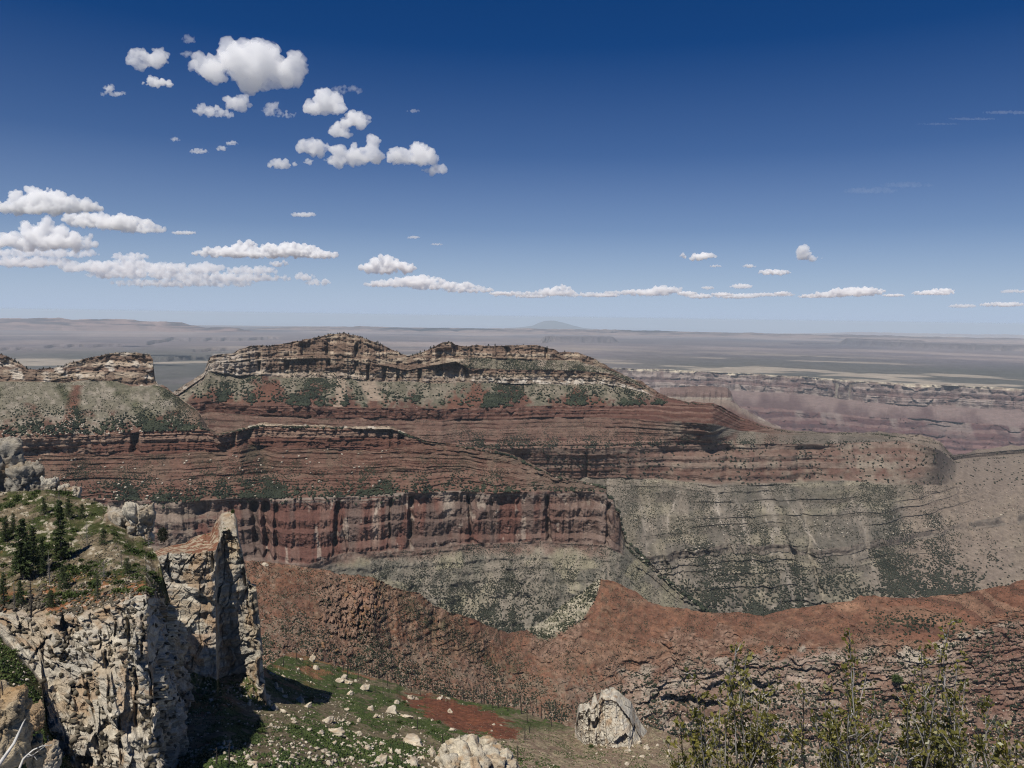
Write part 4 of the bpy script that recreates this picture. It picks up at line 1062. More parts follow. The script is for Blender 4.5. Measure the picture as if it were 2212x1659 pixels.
def slo_col(K, T, X, Y, Z, A):
    px, py, n, n2, knob, low, patch = slo_masks(X, Y, Z)
    soil = mix((.15, .115, .075), (.21, .16, .105), sstep(-.3, .3, n2))
    grn = mix((.040, .058, .018), (.072, .092, .03), sstep(-.3, .3, n2))
    c = mix(soil, grn, (.25 + .75 * patch) * sstep(-.7, .05, n2 + .25))
    c = mix(c, (.26, .10, .055), sstep(560, 480, px) * sstep(1660, 1600, py) * sstep(0, .3, n) * .4)
    c = mix(c, mix((.20, .145, .10), (.27, .215, .14), sstep(-.2, .3, n2)), low)
    c = mix(c, mix((.185, .072, .04), (.125, .052, .032), sstep(-.3, .3, fbm(X / 1.7 + .4 * Y, Y / 2.3, 2.2, 3) + .5 * n)), knob)
    c = mix(c, (.27, .12, .065), sstep(.25, .5, fbm(X / 30, Y / 30, 8.8, 3)) * (py < 1500) * .7)
    return c


SLOPE = sheet('boulder_slope', [slo_0, slo_1, slo_2], (60, 1720), 950, [120, 150], M_SLOPE, slo_disp, slo_col, jit=[2, 0, 0], foot=30, back=.04, top_z=-.02, pyref=1500)

# ================================================================== the limestone promontory, left
pro_0 = line([(-140, 1072, 360), (-60, 1068, 360), (0, 1064, 360), (60, 1060, 360), (110, 1058, 360), (170, 1074, 360), (215, 1085, 355), (240, 1098, 350), (290, 1148, 338), (325, 1176, 320), (340, 1200, 305), (350, 1235, 296), (358, 1262, 300),
              (365, 1290, 312), (378, 1345, 335), (392, 1410, 352), (404, 1470, 366), (414, 1520, 376), (430, 1600, 384)])
pro_1 = line([(-140, 1330, 262), (-60, 1322, 262), (0, 1328, 262), (60, 1336, 260), (140, 1341, 258), (170, 1332, 258), (250, 1312, 256), (300, 1302, 255), (316, 1298, 256), (328, 1296, 266), (345, 1296, 286), (358, 1300, 303), (365, 1312, 312), (378, 1352, 334),
              (392, 1416, 351), (404, 1476, 365), (414, 1526, 375), (430, 1606, 383)])
pro_2 = line([(-140, 1360, 256), (-60, 1365, 255), (0, 1372, 252), (40, 1412, 248), (90, 1480, 243), (100, 1560, 238), (130, 1612, 236), (165, 1665, 232), (200, 1720, 229), (300, 1760, 226), (337, 1760, 228), (350, 1740, 250), (370, 1690, 285), (392, 1625, 325), (404, 1580, 345), (414, 1550, 365), (430, 1620, 380)])
pro_3 = line([(-140, 1760, 150), (0, 1765, 165), (165, 1775, 195), (300, 1790, 215), (430, 1790, 300)])


def pro_disp(K, T, X, Y, Z, A):
    S = A * 270
    px, py = to_px(X, Y, Z)
    top = K == 0
    cl = K == 1
    n = fbm(X / 14, Y / 14, Z / 14, 4)
    d = np.where(top, 1.6 * n * sstep(0, .15, T) + .5 * fbm(X / 3, Y / 3, Z / 3, 3), 0)
    # cliff: tilted buttresses, joint-bounded blocks, bedding ledges
    Sx = S + .30 * Z
    w1 = 1.5 * fbm(S / 9, Y / 9, Z / 9, 3)
    f1, e1, i1 = cell((Sx + 1.6 * w1) / 8, Y / 40, (Z + w1) / 17)
    f2, e2, i2 = cell((Sx + 1.4 * w1) / 3.4, Y / 16, (Z + .8 * w1) / 3.4)
    f3, e3, i3 = cell((Sx + w1) / 1.1, Y / 6, (Z + .4 * w1) / 1.3)
    but = ridge(Sx / 26, Z / 120, 1.2, 2)
    f4, e4, i4 = cell((Sx - .6 * Z + w1) / 5.5, Y / 16, (Z + .45 * S + .4 * w1) / 2.0)
    f0, e0, i0 = cell((Sx + 1.2 * w1) / 5.5, Y / 30, (Z + 2 * w1) / 34)
    g1, _, _ = facets((Sx + 1.2 * w1) / 7.5, Y / 40, (Z + w1) / 12, .9)
    g2, _, _ = facets((Sx + .9 * w1) / 3.1, Y / 16, (Z + .35 * S + .6 * w1) / 4.2, 1.1)
    slot = np.zeros_like(X)
    for x0, y0, y1, w_, ln, dp in ((138, 1334, 1392, 3, .1, 6), (248, 1336, 1388, 4, .05, 7), (272, 1340, 1402, 3, .15, 6), (112, 1372, 1432, 4, -.75, 5), (168, 1360, 1420, 3, -.6, 4), (228, 1410, 1520, 3, .1, 5), (292, 1440, 1600, 3, .04, 6), (180, 1470, 1560, 3, .3, 5), (255, 1540, 1659, 3.5, .1, 6), (205, 1590, 1659, 3, .3, 4), (306, 1330, 1420, 3, .05, 5)):
        slot = np.maximum(slot, dp * np.clip(1.5 - np.abs(px - x0 - (py - y0) * ln + 4 * w1) / w_, 0, 1) * sstep(y0 - 6, y0 + 6, py) * sstep(y1 + 12, y1 - 12, py))
    rock = .55 * slot - 1.5 - 9 * (but - .5) - 4.5 * (i0 - .5) - 5.8 * g1 - 1.4 * g2 - .5 * (i3 - .5) \
        + 1.2 * (1 - sstep(0, .08, e1)) + .5 * vn(S / 20, .2, Z / 1.3) + .3 * vn(S / 8, .2, Z / .5) + .8 * fbm(S / 4, Y / 8, Z / 4, 3)
    d = np.where(cl, rock, d)
    d = np.where(top, d + rock * sstep(.90, 1, T), d)
    d = np.where(K == 2, 3 * n + 1.2 * fbm(X / 4, Y / 4, Z / 4, 3), d)
    wallz = sstep(318, 350, px)
    d = np.where(cl, d * (1 - .3 * wallz), d)
    return d


def stone(X, Y, Z, S, warm=0.0):
    n1, n2 = fbm(S / 9, Y / 9, Z / 7, 4), fbm(S / 2.5, Y / 2.5, Z / 2, 4)
    c = mix((.46, .415, .335), (.36, .325, .265), sstep(-.4, .3, n2))
    c = mix(c, (.33, .25, .16), sstep(-.05, .4, n1 + warm) * .55)
    c = mix(c, (.28, .19, .115), sstep(.22, .55, fbm(S / 5, Y / 5, Z / 14, 4) + warm * .7) * .75)
    c = mix(c, (.33, .31, .27), sstep(.1, .5, fbm(S / 6, Y / 6, Z / 16, 3)) * .6)
    return mix(c, (.25, .16, .09), sstep(.35, .6, vn(S / 30, 2.2, Z / .9)) * .35)


def pro_col(K, T, X, Y, Z, A):
    S = A * 270
    px, py = to_px(X, Y, Z)
    n, n2 = fbm(X / 9, Y / 9, 3.1, 4), fbm(X / 2.5, Y / 2.5, Z / 2.5, 3)
    c = stone(X, Y, Z, S)
    soil = mix((.12, .095, .06), (.20, .16, .105), sstep(-.3, .3, n2))
    grn = mix((.038, .046, .016), (.065, .068, .026), sstep(-.3, .3, n2))
    tp = mix(soil, grn, sstep(-.35, .1, n + .3 * n2))
    tp = mix(tp, (.28, .115, .06), sstep(.72, .9, T + .2 * n) * sstep(-.3, .2, n2) * .8)
    tp = mix(tp, (.40, .35, .27), sstep(.38, .55, n2) * .8)
    tp = mix(tp, c, sstep(.955, .985, T + .03 * n2))
    c = np.where((K == 0)[..., None], tp, c)
    lo = mix(soil, grn, sstep(-.6, -.1, n2))
    c = np.where((K == 2)[..., None], lo, c)
    return c


def pro_lat(K, T, X, Y, Z, A):           # relief of the wall that faces right
    px, py = to_px(X, Y, Z)
    w = sstep(322, 340, px) * sstep(0, .04, T) * (K == 1)
    w1 = 1.5 * fbm(Y / 9, 2.2, Z / 9, 3)
    return w * (5 * facets(3.1, (Y + 1.4 * w1) / 11, (Z + w1) / 16)[0] + 1.5 * facets(3.1, (Y + w1) / 4, (Z + w1) / 3.4)[0] + 6 * (ridge(Y / 24, 1.1, Z / 90, 2) - .6) + .5 * vn(Y / 20, .2, Z / 1.3) + fbm(1.1, Y / 4, Z / 4, 3))


PROMO = sheet('promontory', [pro_0, pro_1, pro_2, pro_3], (-140, 430), 620, [150, 420, 60], M_NEAR, pro_disp, pro_col,
              warp=[None, (*ledges(9, .82, 21, .25), .06), None], jit=[1.5, 4.0, 6, 0], foot=20, back=.03, pyref=1300, top_z=-.02, lateral=pro_lat)

# the tall detached tower behind it
tow_0 = line([(330, 1192, 428), (345, 1184, 430), (380, 1176, 432), (400, 1172, 434), (420, 1158, 438), (455, 1150, 440), (466, 1128, 436), (478, 1110, 434), (493, 1106, 434), (506, 1108, 434), (512, 1120, 432), (516, 1162, 430), (524, 1192, 430), (529, 1225, 430), (534, 1252, 430),
              (541, 1264, 430), (553, 1266, 430), (558, 1310, 430), (563, 1356, 430), (564, 1400, 430), (568, 1440, 428), (572, 1478, 426), (578, 1530, 420)])
tow_1 = line([(330, 1205, 402), (345, 1198, 400), (377, 1195, 397), (420, 1197, 396), (455, 1192, 397), (466, 1188, 400), (471, 1172, 408), (480, 1150, 410), (500, 1146, 410), (511, 1150, 411), (516, 1170, 411), (524, 1196, 411), (529, 1229, 411), (534, 1256, 411),
              (541, 1268, 411), (553, 1271, 412), (558, 1315, 414), (563, 1361, 416), (564, 1405, 420), (568, 1445, 419), (572, 1483, 418), (578, 1535, 415)])
tow_2 = line([(330, 1452, 392), (360, 1452, 389), (427, 1458, 385), (455, 1466, 386), (468, 1470, 386), (473, 1470, 405), (500, 1464, 409), (530, 1460, 409), (545, 1466, 406), (556, 1490, 406), (566, 1500, 405), (572, 1512, 408), (578, 1545, 410)])
tow_3 = line([(330, 1500, 384), (427, 1510, 378), (470, 1518, 378), (530, 1525, 390), (578, 1560, 400)])


def tow_disp(K, T, X, Y, Z, A):
    S = A * 405
    px, py = to_px(X, Y, Z)
    w1 = 2 * fbm(S / 12, Y / 12, Z / 12, 3)
    Sx = S - .12 * Z
    f1, e1, i1 = cell((Sx + w1) / 10, Y / 60, (Z + w1 * .6) / 20)
    f2, e2, i2 = cell((Sx + w1) / 3.6, Y / 20, (Z + .4 * w1) / 4.4)
    rock = -4 * (ridge(S / 18, Z / 80, 2.2, 2) - .6) - 2.6 * facets((Sx + w1) / 9, Y / 60, (Z + w1) / 16, .9)[0] - 1.1 * facets((Sx + w1) / 3.4, Y / 20, (Z + .4 * w1) / 4, 1)[0] + 1.2 * (1 - sstep(0, .07, e1)) + .4 * (1 - sstep(0, .1, e2)) + .6 * vn(S / 30, .2, Z / 1.6) + .7 * fbm(S / 4, Y / 9, Z / 3, 3)
    up = 1 - sstep(.1, .25, T)
    rock = rock * (1 + .9 * up)
    ribx = 542 + (py - 1270) * .10
    rib = sstep(-5, 2, px - ribx) * (1 - sstep(20, 26, px - ribx)) * sstep(1262, 1275, py)
    crack = .35 * np.clip(1 - np.abs(px - 531 - (py - 1190) * .115) / 4, 0, 1) * sstep(1150, 1180, py) * (1 - sstep(1400, 1420, py))
    und = np.exp(-((px - 442) / 22) ** 2 - ((py - 1300 - (px - 442) * .35) / 8) ** 2)
    d = np.where(K == 1, rock - 3 * rib + 6 * crack + 6 * und, np.where(K == 0, .8 * rock * sstep(.1, .3, T), .8 * rock))
    return d


def tow_col(K, T, X, Y, Z, A):
    S = A * 405
    px, py = to_px(X, Y, Z)
    n, n2 = fbm(X / 9, Y / 9, Z / 9, 4), fbm(X / 2.5, Y / 2.5, Z / 2.5, 3)
    c = stone(X, Y, Z, S, .12) * .93
    c = mix(c, (.32, .195, .11), sstep(-.3, .3, n) * sstep(1290, 1340, py) * sstep(480, 440, px) * .6)
    tp = mix((.18, .085, .052), (.34, .27, .19), sstep(-.1, .3, n2))
    c = np.where((K == 0)[..., None], mix(tp, c, sstep(468, 480, px)), c)
    c = np.where((K == 2)[..., None], mix((.2, .15, .09), (.05, .065, .02), sstep(-.3, .2, n2)), c)
    return c


def tow_lat(K, T, X, Y, Z, A):
    px, py = to_px(X, Y, Z)
    return sstep(500, 560, px) * (2.6 * (cell(1.3, 2.2, Z / 7)[2] - .5) + 1.6 * fbm(.4, .7, Z / 5, 4) - 1.0) * (K == 1)


TOWER = sheet('promontory_tower', [tow_0, tow_1, tow_2, tow_3], (330, 578), 420, [50, 380, 30], M_NEAR, tow_disp, tow_col,
              warp=[None, (*ledges(6, .85, 31, .3), .05), None], jit=[1.5, 1.8, 3, 0], foot=20, back=.03, pyref=1300, top_z=-.02, lateral=tow_lat)
# ================================================================== scrub and stones (past counting)
M_SCRUB = leaf_mat('pinyon_scrub', (.016, .022, .014), (.044, .051, .030), 1 / 60)
M_SCRUB_FAR = leaf_mat('far_scrub', (.026, .030, .021), (.05, .052, .037), 1 / 60)
M_BUSH = leaf_mat('oak_scrub', (.030, .050, .014), (.078, .104, .03), 1 / 6)
M_DRY = leaf_mat('dry_brush', (.07, .06, .042), (.14, .12, .09), 1 / 4)


def stone_mat(name, c1, c2, sc_):
    m = leaf_mat(name, c1, c2, sc_, 0.9)
    return m


M_CHIP = stone_mat('pale_chips', (.30, .25, .19), (.52, .46, .37), 1 / 8)
M_CHIP_RED = stone_mat('red_chips', (.17, .10, .065), (.32, .22, .155), 1 / 8)

sh = MESA
S = sh['A'] * 3000
px_, py_ = to_px(sh['X'], sh['Y'], sh['Z'])
n1 = fbm(S / 45, sh['Z'] / 40, 2.7, 4)
dn = fbm(S / 160 - sh['Z'] / 140, sh['Z'] / 300, 4.4, 3)
K, T = sh['K'], sh['T']
diag = sstep(-.25, .25, dn + .4 * n1)
w = (K == 3) * (.10 + diag ** 1.5) * sstep(1.05, .6, T - .35 * diag) * (1 - .97 * sstep(1400, 1500, px_)) + (K == 1) * sstep(990, 1030, px_) * 1.6 + (K == 1) * .3 + .10 * (K == 2) + .05 * (K == 0)
w = w * (1 - .8 * (np.abs(px_ - 800 - (py_ - 840) * .5) < 22) * (K == 3))
clumps('mesa_scrub', pick(sh, w, 10500, 1), (1.5, 4.6), M_SCRUB, seed=1)
clumps('mesa_scrub', pick(sh, (K == 4) * .25 + (K == 5) * (.35 + sstep(0, .3, n1)) + (K == 6) * .06, 14000, 2), (1.0, 3.0), M_SCRUB_FAR, seed=2)
run = .6 * ridge(S / 62 + sh['Z'] / 120 + .3 * fbm(S / 60, sh['Z'] / 40, 1, 3), sh['Z'] / 700, 3.2, 3) + .4 * ridge(S / 24 + sh['Z'] / 50 + .4 * fbm(S / 40, sh['Z'] / 30, 1, 3), sh['Z'] / 300, 3.9, 3)
dens = (.25 + sstep(-.3, .3, fbm(S / 200 + sh['Z'] / 300, sh['Z'] / 500, 1.4, 3))) * (.25 + sstep(.85, .4, run))
clumps('mesa_scrub', pick(sh, ((K == 7) + (K == 9) * 1.1 + (K == 8) * .3) * dens * (.35 + .65 * sstep(2200, 1700, px_ - 120 * n1)) * (px_ > 1180) + .0, 21000, 3), (1.7, 3.2), M_SCRUB_FAR, seed=3)
clumps('pale_debris', pick(sh, (K == 3) * (.2 + diag) + (K == 2) * .25 * sstep(990, 1040, px_) + .10 * (K == 7), 2300, 4), (.9, 2.8), M_CHIP, seed=4, rough=.3, flat=.7)

sh = BUTTE
S = sh['A'] * 2150
px_, py_ = to_px(sh['X'], sh['Y'], sh['Z'])
n1 = fbm(S / 30, sh['Z'] / 26, 2.7, 4)
K, T = sh['K'], sh['T']
w = (K == 1) * (.16 + 1.3 * sstep(-.1, .25, fbm(S / 75 + sh['Z'] / 140, sh['Z'] / 160, 4.1, 3))) * sstep(1.1, .8, T) + .5 * (K == 1) * sstep(300, 400, px_) + .05 * (K == 0)
clumps('butte_scrub', pick(sh, w, 8000, 5), (1.1, 4.0), M_SCRUB, seed=5)
w = (K == 3) * (.3 + sstep(0, .4, n1)) + (K == 2) * .25 + (K == 4) * .05 * sstep(.2, .0, T) + .9 * (K == 3) * np.exp(-((px_ - 530 - (py_ - 960) * .35) / 30) ** 2) + 1.6 * (K == 3) * np.exp(-((px_ - 160) / 90) ** 2 - ((py_ - 1000) / 16) ** 2)
clumps('butte_scrub', pick(sh, w * ((px_ < 870) | (K == 3)), 14000, 6), (.8, 2.8), M_SCRUB, seed=6)
clumps('butte_scrub', pick(sh, ((K == 5) * (.5 + sstep(-.2, .3, n1)) * sstep(1420, 1330, px_)) * (px_ > 800) + .25 * (K == 5) * (px_ > 1345), 13000, 7), (1.2, 2.5), M_SCRUB_FAR, seed=7)
clumps('pale_debris', pick(sh, (K == 1) * (.3 + sstep(0, .4, -n1)) + .02 * (K == 3) * (px_ < 860), 2600, 8), (.7, 2.6), M_CHIP, seed=8, rough=.3, flat=.7)

sh = RIDGE
S = sh['A'] * 1000
px_, py_ = to_px(sh['X'], sh['Y'], sh['Z'])
n1 = fbm(S / 14, sh['Y'] / 20, sh['Z'] / 10, 4)
K, T = sh['K'], sh['T']
lft = sstep(1290, 1150, px_)
dia = py_ - 1250 - (px_ - 850) * .72
w = (K <= 1) * (.35 + .5 * lft + 1.2 * np.exp(-((dia - 30) / 24) ** 2) * lft + .8 * sstep(0, .4, n1)) + (K >= 2) * .3
clumps('ridge_scrub', pick(sh, w, 18000, 9), (.65, 1.9), M_SCRUB, seed=9)
clumps('dry_brush', pick(sh, w + .3, 14000, 10), (.4, 1.2), M_DRY, seed=10, rough=.45)
fl = (px_ > 1130) * (px_ < 1297) * (py_ < np.interp(px_, [1130, 1141, 1181, 1217, 1257, 1284, 1296], [1340, 1366, 1382, 1364, 1340, 1300, 1262])) * (K == 0) * 1.0
dk = np.exp(-((px_ - 1960) / 90) ** 2 - ((py_ - 1340 - (px_ - 1960) * .22) / 30) ** 2)
clumps('ridge_scrub', pick(sh, fl * 5 + 1.6 * dk + .10 * (K == 1) * (px_ > 1500) + .06 * (K >= 2) * (px_ > 1250), 1300, 11), (1.0, 2.7), M_SCRUB, seed=11)
clumps('red_debris', pick(sh, (K <= 1) * (.15 + lft * 1.2) + .25 * (K >= 2), 15000, 12), (.35, 1.6), M_CHIP_RED, seed=12, rough=.3, flat=.75)
clumps('pale_debris', pick(sh, (K <= 1) * (.15 + lft * .8) + .25 * (K >= 2), 9000, 13), (.3, 1.4), M_CHIP, seed=13, rough=.3, flat=.75)

sh = SLOPE
K, T = sh['K'], sh['T']
px_, py_, n, n2, knob, low, patch = slo_masks(sh['X'], sh['Y'], sh['Z'])
w = (.15 + patch) * (1 - .95 * knob) * (1 - .45 * low) * sstep(.6, .2, -n2)
clumps('oak_scrub', pick(sh, w, 34000, 14), (.3, 1.2), M_BUSH, seed=14, rough=.45, flat=.65)
clumps('dry_brush', pick(sh, (.3 + low * 1.5) * (1 - .6 * knob), 5000, 15), (.25, .8), M_DRY, seed=15, rough=.45)
clumps('pale_debris', pick(sh, (.25 + sstep(.0, .4, n) + .6 * low) * (1 - .6 * knob), 7500, 16), (.15, .8), M_CHIP, seed=16, rough=.3, flat=.75)
clumps('pale_debris', pick(sh, (.1 + sstep(-.1, .3, fbm(sh['X'] / 16, sh['Y'] / 24, 6.6, 3))) * (1 - knob) * (1 - .8 * low), 1700, 61), (.35, 1.3), M_CHIP, seed=61, rough=.28, flat=.75, base=ICO2)

sh = PROMO
K, T = sh['K'], sh['T']
px_, py_ = to_px(sh['X'], sh['Y'], sh['Z'])
n = fbm(sh['X'] / 9, sh['Y'] / 9, 3.1, 4)
clumps('oak_scrub', pick(sh, (K == 0) * (.2 + sstep(-.2, .3, n)) * (T < .93) + (K == 2) * 1.6 * sstep(-.5, 0, n), 11000, 17), (.25, 1.05), M_BUSH, seed=17, rough=.45, flat=.7)
clumps('dry_brush', pick(sh, (K == 0) * .5 * (T < .97) + .05 * (K == 1), 3500, 18), (.25, .8), M_DRY, seed=18, rough=.5)
clumps('pale_debris', pick(sh, (K == 0) * (T < .97) * (.3 + sstep(.1, .4, -n)) + .2 * (K == 2), 1500, 19), (.12, .6), M_CHIP, seed=19, rough=.3, flat=.7)
clumps('pale_debris', pick(TOWER, (TOWER['K'] == 0) + .6 * (TOWER['K'] == 2), 350, 20), (.2, .7), M_CHIP, seed=20, rough=.3, flat=.7)
clumps('dry_brush', pick(TOWER, (TOWER['K'] == 0) + 1.0 * (TOWER['K'] == 2), 200, 21), (.3, .8), M_BUSH, seed=21, rough=.45)
# ================================================================== trees, snags, bushes, boulders
class Hit:                               # nearest grid point of a sheet under a traced pixel
    def __init__(s, sh):
        s.sh = sh
        s.px, s.py = to_px(sh['X'], sh['Y'], sh['Z'])
        s.bad = (sh['T'] < 0) | (sh['T'] > 1.5)

    def __call__(s, px, py):
        d = (s.px - px) ** 2 + (s.py - py) ** 2 + s.bad * 1e9
        i = np.unravel_index(np.argmin(d), d.shape)
        return Vector((float(s.sh['X'][i]), float(s.sh['Y'][i]), float(s.sh['Z'][i])))


on_slope, on_promo, on_ridge, on_tower = Hit(SLOPE), Hit(PROMO), Hit(RIDGE), Hit(TOWER)
M_BARK = leaf_mat('grey_bark', (.10, .085, .07), (.17, .15, .13), 2, .9)
M_CHAR = leaf_mat('charred_wood', (.022, .020, .018), (.06, .052, .045), 1, .9)
M_PALEWOOD = leaf_mat('bleached_wood', (.42, .41, .39), (.58, .57, .54), 6, .8)
M_NEEDLE = leaf_mat('fir_needles', (.032, .050, .018), (.075, .094, .034), 1 / 1.5)
M_GREY = leaf_mat('dead_twigs', (.14, .125, .11), (.24, .22, .2), 1)


def tubes(paths, sides=5):               # paths: list of (points, radii) -> verts, quads
    V, Fq, b = [], [], 0
    for pts, rad in paths:
        pts = [Vector(p) for p in pts]
        for i, p in enumerate(pts):
            d = (pts[min(i + 1, len(pts) - 1)] - pts[max(i - 1, 0)]).normalized()
            u = d.cross(Vector((.31, .94, .11))).normalized()
            w = d.cross(u)
            for k in range(sides):
                a = 6.2832 * k / sides
                V.append(p + (u * math.cos(a) + w * math.sin(a)) * rad[i])
        for i in range(len(pts) - 1):
            for k in range(sides):
                k2 = (k + 1) % sides
                Fq.append((b + i * sides + k, b + i * sides + k2, b + (i + 1) * sides + k2, b + (i + 1) * sides + k))
        b += len(pts) * sides
    return np.array([v[:] for v in V]), np.array(Fq)


def leafcloud(cent, dirs, size, seed=1, per=1):   # small bent quads
    r = np.random.default_rng(seed)
    c = np.repeat(np.asarray(cent), per, 0)
    d = np.repeat(np.asarray(dirs), per, 0) + r.normal(0, .55, (len(c), 3))
    d /= np.linalg.norm(d, axis=1)[:, None]
    q = np.cross(d, r.normal(0, 1, d.shape))
    q /= np.linalg.norm(q, axis=1)[:, None]
    s = np.broadcast_to(np.asarray(size), (len(c),))[:, None] * (.6 + .8 * r.random((len(c), 1)))
    V = np.stack([c, c + d * s * .5 + q * s * .28, c + d * s, c + d * s * .5 - q * s * .28], 1)
    return V.reshape(-1, 3), np.arange(len(c) * 4).reshape(-1, 4)


def conifer_meshes(h, wid, seed, bare=.12, dens=1.0, live=True):
    r = random.Random(seed)
    paths = [([(0, 0, -.6), (0, 0, h * .3), (.05, 0, h * .65), (0, .03, h)], [h * .018, h * .015, h * .009, .02])]
    cent, dirs = [], []
    z = h * bare
    while z < h * .98:
        f = (z - h * bare) / (h * (1 - bare))
        L = wid * 1.5 * (1 - f) ** .62 * r.uniform(.55, 1.1) + .15
        for b in range(r.randint(3, 6)):
            a = r.uniform(0, 6.283)
            l = L * r.uniform(.45, 1.1)
            tip = Vector((math.cos(a) * l, math.sin(a) * l, z + l * r.uniform(-.45, .1)))
            paths.append(([(0, 0, z), tip * .5 + Vector((0, 0, z * .5 + .05 * l)), tip], [h * .004, h * .003, .01]))
            if live:
                for q in range(int((5 + 9 * l) * dens)):
                    t = r.uniform(.2, 1)
                    p = Vector((0, 0, z)) * (1 - t) + tip * t
                    cent.append(p + Vector((r.gauss(0, .10 * l + .06), r.gauss(0, .10 * l + .06), r.gauss(0, .12))))
                    dirs.append(Vector((math.cos(a), math.sin(a), -.2)) + Vector((r.gauss(0, .5), r.gauss(0, .5), r.gauss(0, .4))))
        z += h * r.uniform(.022, .045)
    tv, tf = tubes(paths)
    if live:
        lv, lf = leafcloud([c[:] for c in cent], [d[:] for d in dirs], .34 * max(.7, h / 12), seed, 2)
        return (tv, tf), (lv, lf)
    return (tv, tf), None


def root(name, loc, label, cat, group=None):
    o = bpy.data.objects.new(name, None)
    COL.objects.link(o)
    o.location = loc
    o.empty_display_size = .5
    return tag(o, label, cat, group)


def child(name, me, par):
    o = bpy.data.objects.new(name, me)
    COL.objects.link(o)
    o.parent = par
    return o


PPM = lambda p: F_PX / p.y               # tracing pixels per metre at a point
CONS = [("tall dense dark green fir, darkest tree on the promontory top", 52, 1252, 140, 3.6, 1.6), ("slim green fir in front of the overhanging pale ledge", 133, 1210, 138, 2.2, 1.3),
        ("thin green pine at the far left edge of the promontory", 9, 1306, 76, 1.3, 1.0), ("small bushy pine beside the slim fir's foot on the promontory", 138, 1272, 58, 1.9, 1.2),
        ("sparse thin pine right of centre on the promontory slope", 211, 1297, 66, 1.3, .6), ("dark fir close behind the darkest tree on the promontory", 72, 1222, 92, 2.3, 1.3),
        ("little fir at the upper left of the promontory slope", 30, 1150, 45, 1.3, 1.2), ("bushy green pine among scrub below the square rock tower", 225, 1175, 36, 1.9, 1.2),
        ("green pine by the small pale crags at the back of promontory", 96, 1112, 40, 1.5, 1.2), ("young fir on the upper middle of the promontory slope", 178, 1120, 34, 1.6, 1.1),
        ("green fir between the two tall firs on the promontory", 92, 1240, 84, 2.2, 1.3), ("stout pine low on the promontory, left of the leaning dead tree", 44, 1310, 60, 1.8, 1.2), ("small round pine just above the promontory rim, left of centre", 110, 1312, 40, 2.0, 1.2),
        ("dark pine behind the overhanging pale ledge", 150, 1118, 46, 2.0, 1.3), ("pine at the upper left of the promontory beside a little fir", 14, 1170, 60, 1.9, 1.3), ("small pine on the right part of the promontory top near the gap", 276, 1238, 36, 1.5, 1.1)]
for i, (lab, px, py, hp, w, dn) in enumerate(CONS):
    p = on_promo(px, py)
    h = hp / PPM(p)
    (tv, tf), lv = conifer_meshes(h, w, 40 + i, .10, dn)
    t = root('conifer', p, lab, 'tree', 'living conifers on the promontory')
    child('trunk', mesh_np('trunk', tv, tf, M_BARK, link=False), t)
    child('crown', mesh_np('crown', lv[0], lv[1], M_NEEDLE, link=False), t)
DEADS = [("bare leaning dead tree at the rim of the promontory cliff", 68, 1333, 100, 1.2, M_CHAR), ("thin grey dead trunk near the left edge of the promontory rim", 33, 1319, 72, .6, M_BARK),
         ("grey dead tree with twiggy crown beside the overhanging ledge", 188, 1176, 52, 2.2, M_GREY), ("grey dead spruce at the right edge of promontory, by the tower gap", 321, 1182, 40, 1.0, M_GREY),
         ("tall grey snag in the middle of the promontory slope", 107, 1262, 76, .8, M_GREY), ("pale dead tree above the rim among scrub", 225, 1255, 45, 1.2, M_GREY), ("bare dead trunk below the square rock tower", 262, 1225, 46, .7, M_BARK),
         ("twiggy grey dead tree at the back of the promontory", 128, 1098, 38, 1.2, M_GREY)]
for i, (lab, px, py, hp, w, mt) in enumerate(DEADS):
    p = on_promo(px, py)
    (tv, tf), _ = conifer_meshes(hp / PPM(p), w, 70 + i, .2, 1, False)
    o = mesh_np('dead_tree', tv, tf, mt)
    o.location = p
    tag(o, lab, 'dead tree', 'dead trees on the promontory')
# broad dark juniper in the gap by the tower, small tree on the tower's top
for lab, loc, wd, ht, sd in (("broad dark juniper in the gap between promontory and tower", at(352, 1172, 429), 5.0, 8.5, 3), ("small green juniper on the very top of the stone tower", at(503, 1110, 433), 1.6, 2.6, 4),
                             ("bright green juniper sprawled on the pinkish ledges at lower right", at(1938, 1474, 962), 13.0, 9.0, 5)):
    r = np.random.default_rng(sd)
    n = 900
    v = r.normal(0, 1, (n, 3))
    v /= np.linalg.norm(v, axis=1)[:, None]
    rad = .55 + .45 * r.random((n, 1))
    c = v * rad * np.array([wd / 2, wd / 2, ht / 2]) * (1 + .35 * fbm(v[:, 0] * 2, v[:, 1] * 2, v[:, 2] * 2 + sd, 3))[:, None] + np.array([0, 0, ht * .52])
    lv, lf = leafcloud(c, v, .13 * wd ** .8 + .12, sd, 3)
    t = root('juniper', loc, lab, 'tree')
    tv, tf = tubes([([(0, 0, -1), (.2, 0, ht * .4), (.4, .1, ht * .8)], [.3, .22, .05]), ([(0, 0, .3), (-.8, .3, ht * .5)], [.2, .05]), ([(0, 0, .3), (.9, -.5, ht * .5)], [.2, .05])])
    child('trunk', mesh_np('trunk', tv, tf, M_BARK, link=False), t)
    child('crown', mesh_np('crown', lv, lf, M_BUSH if 'green' in lab else M_SCRUB, link=False), t)

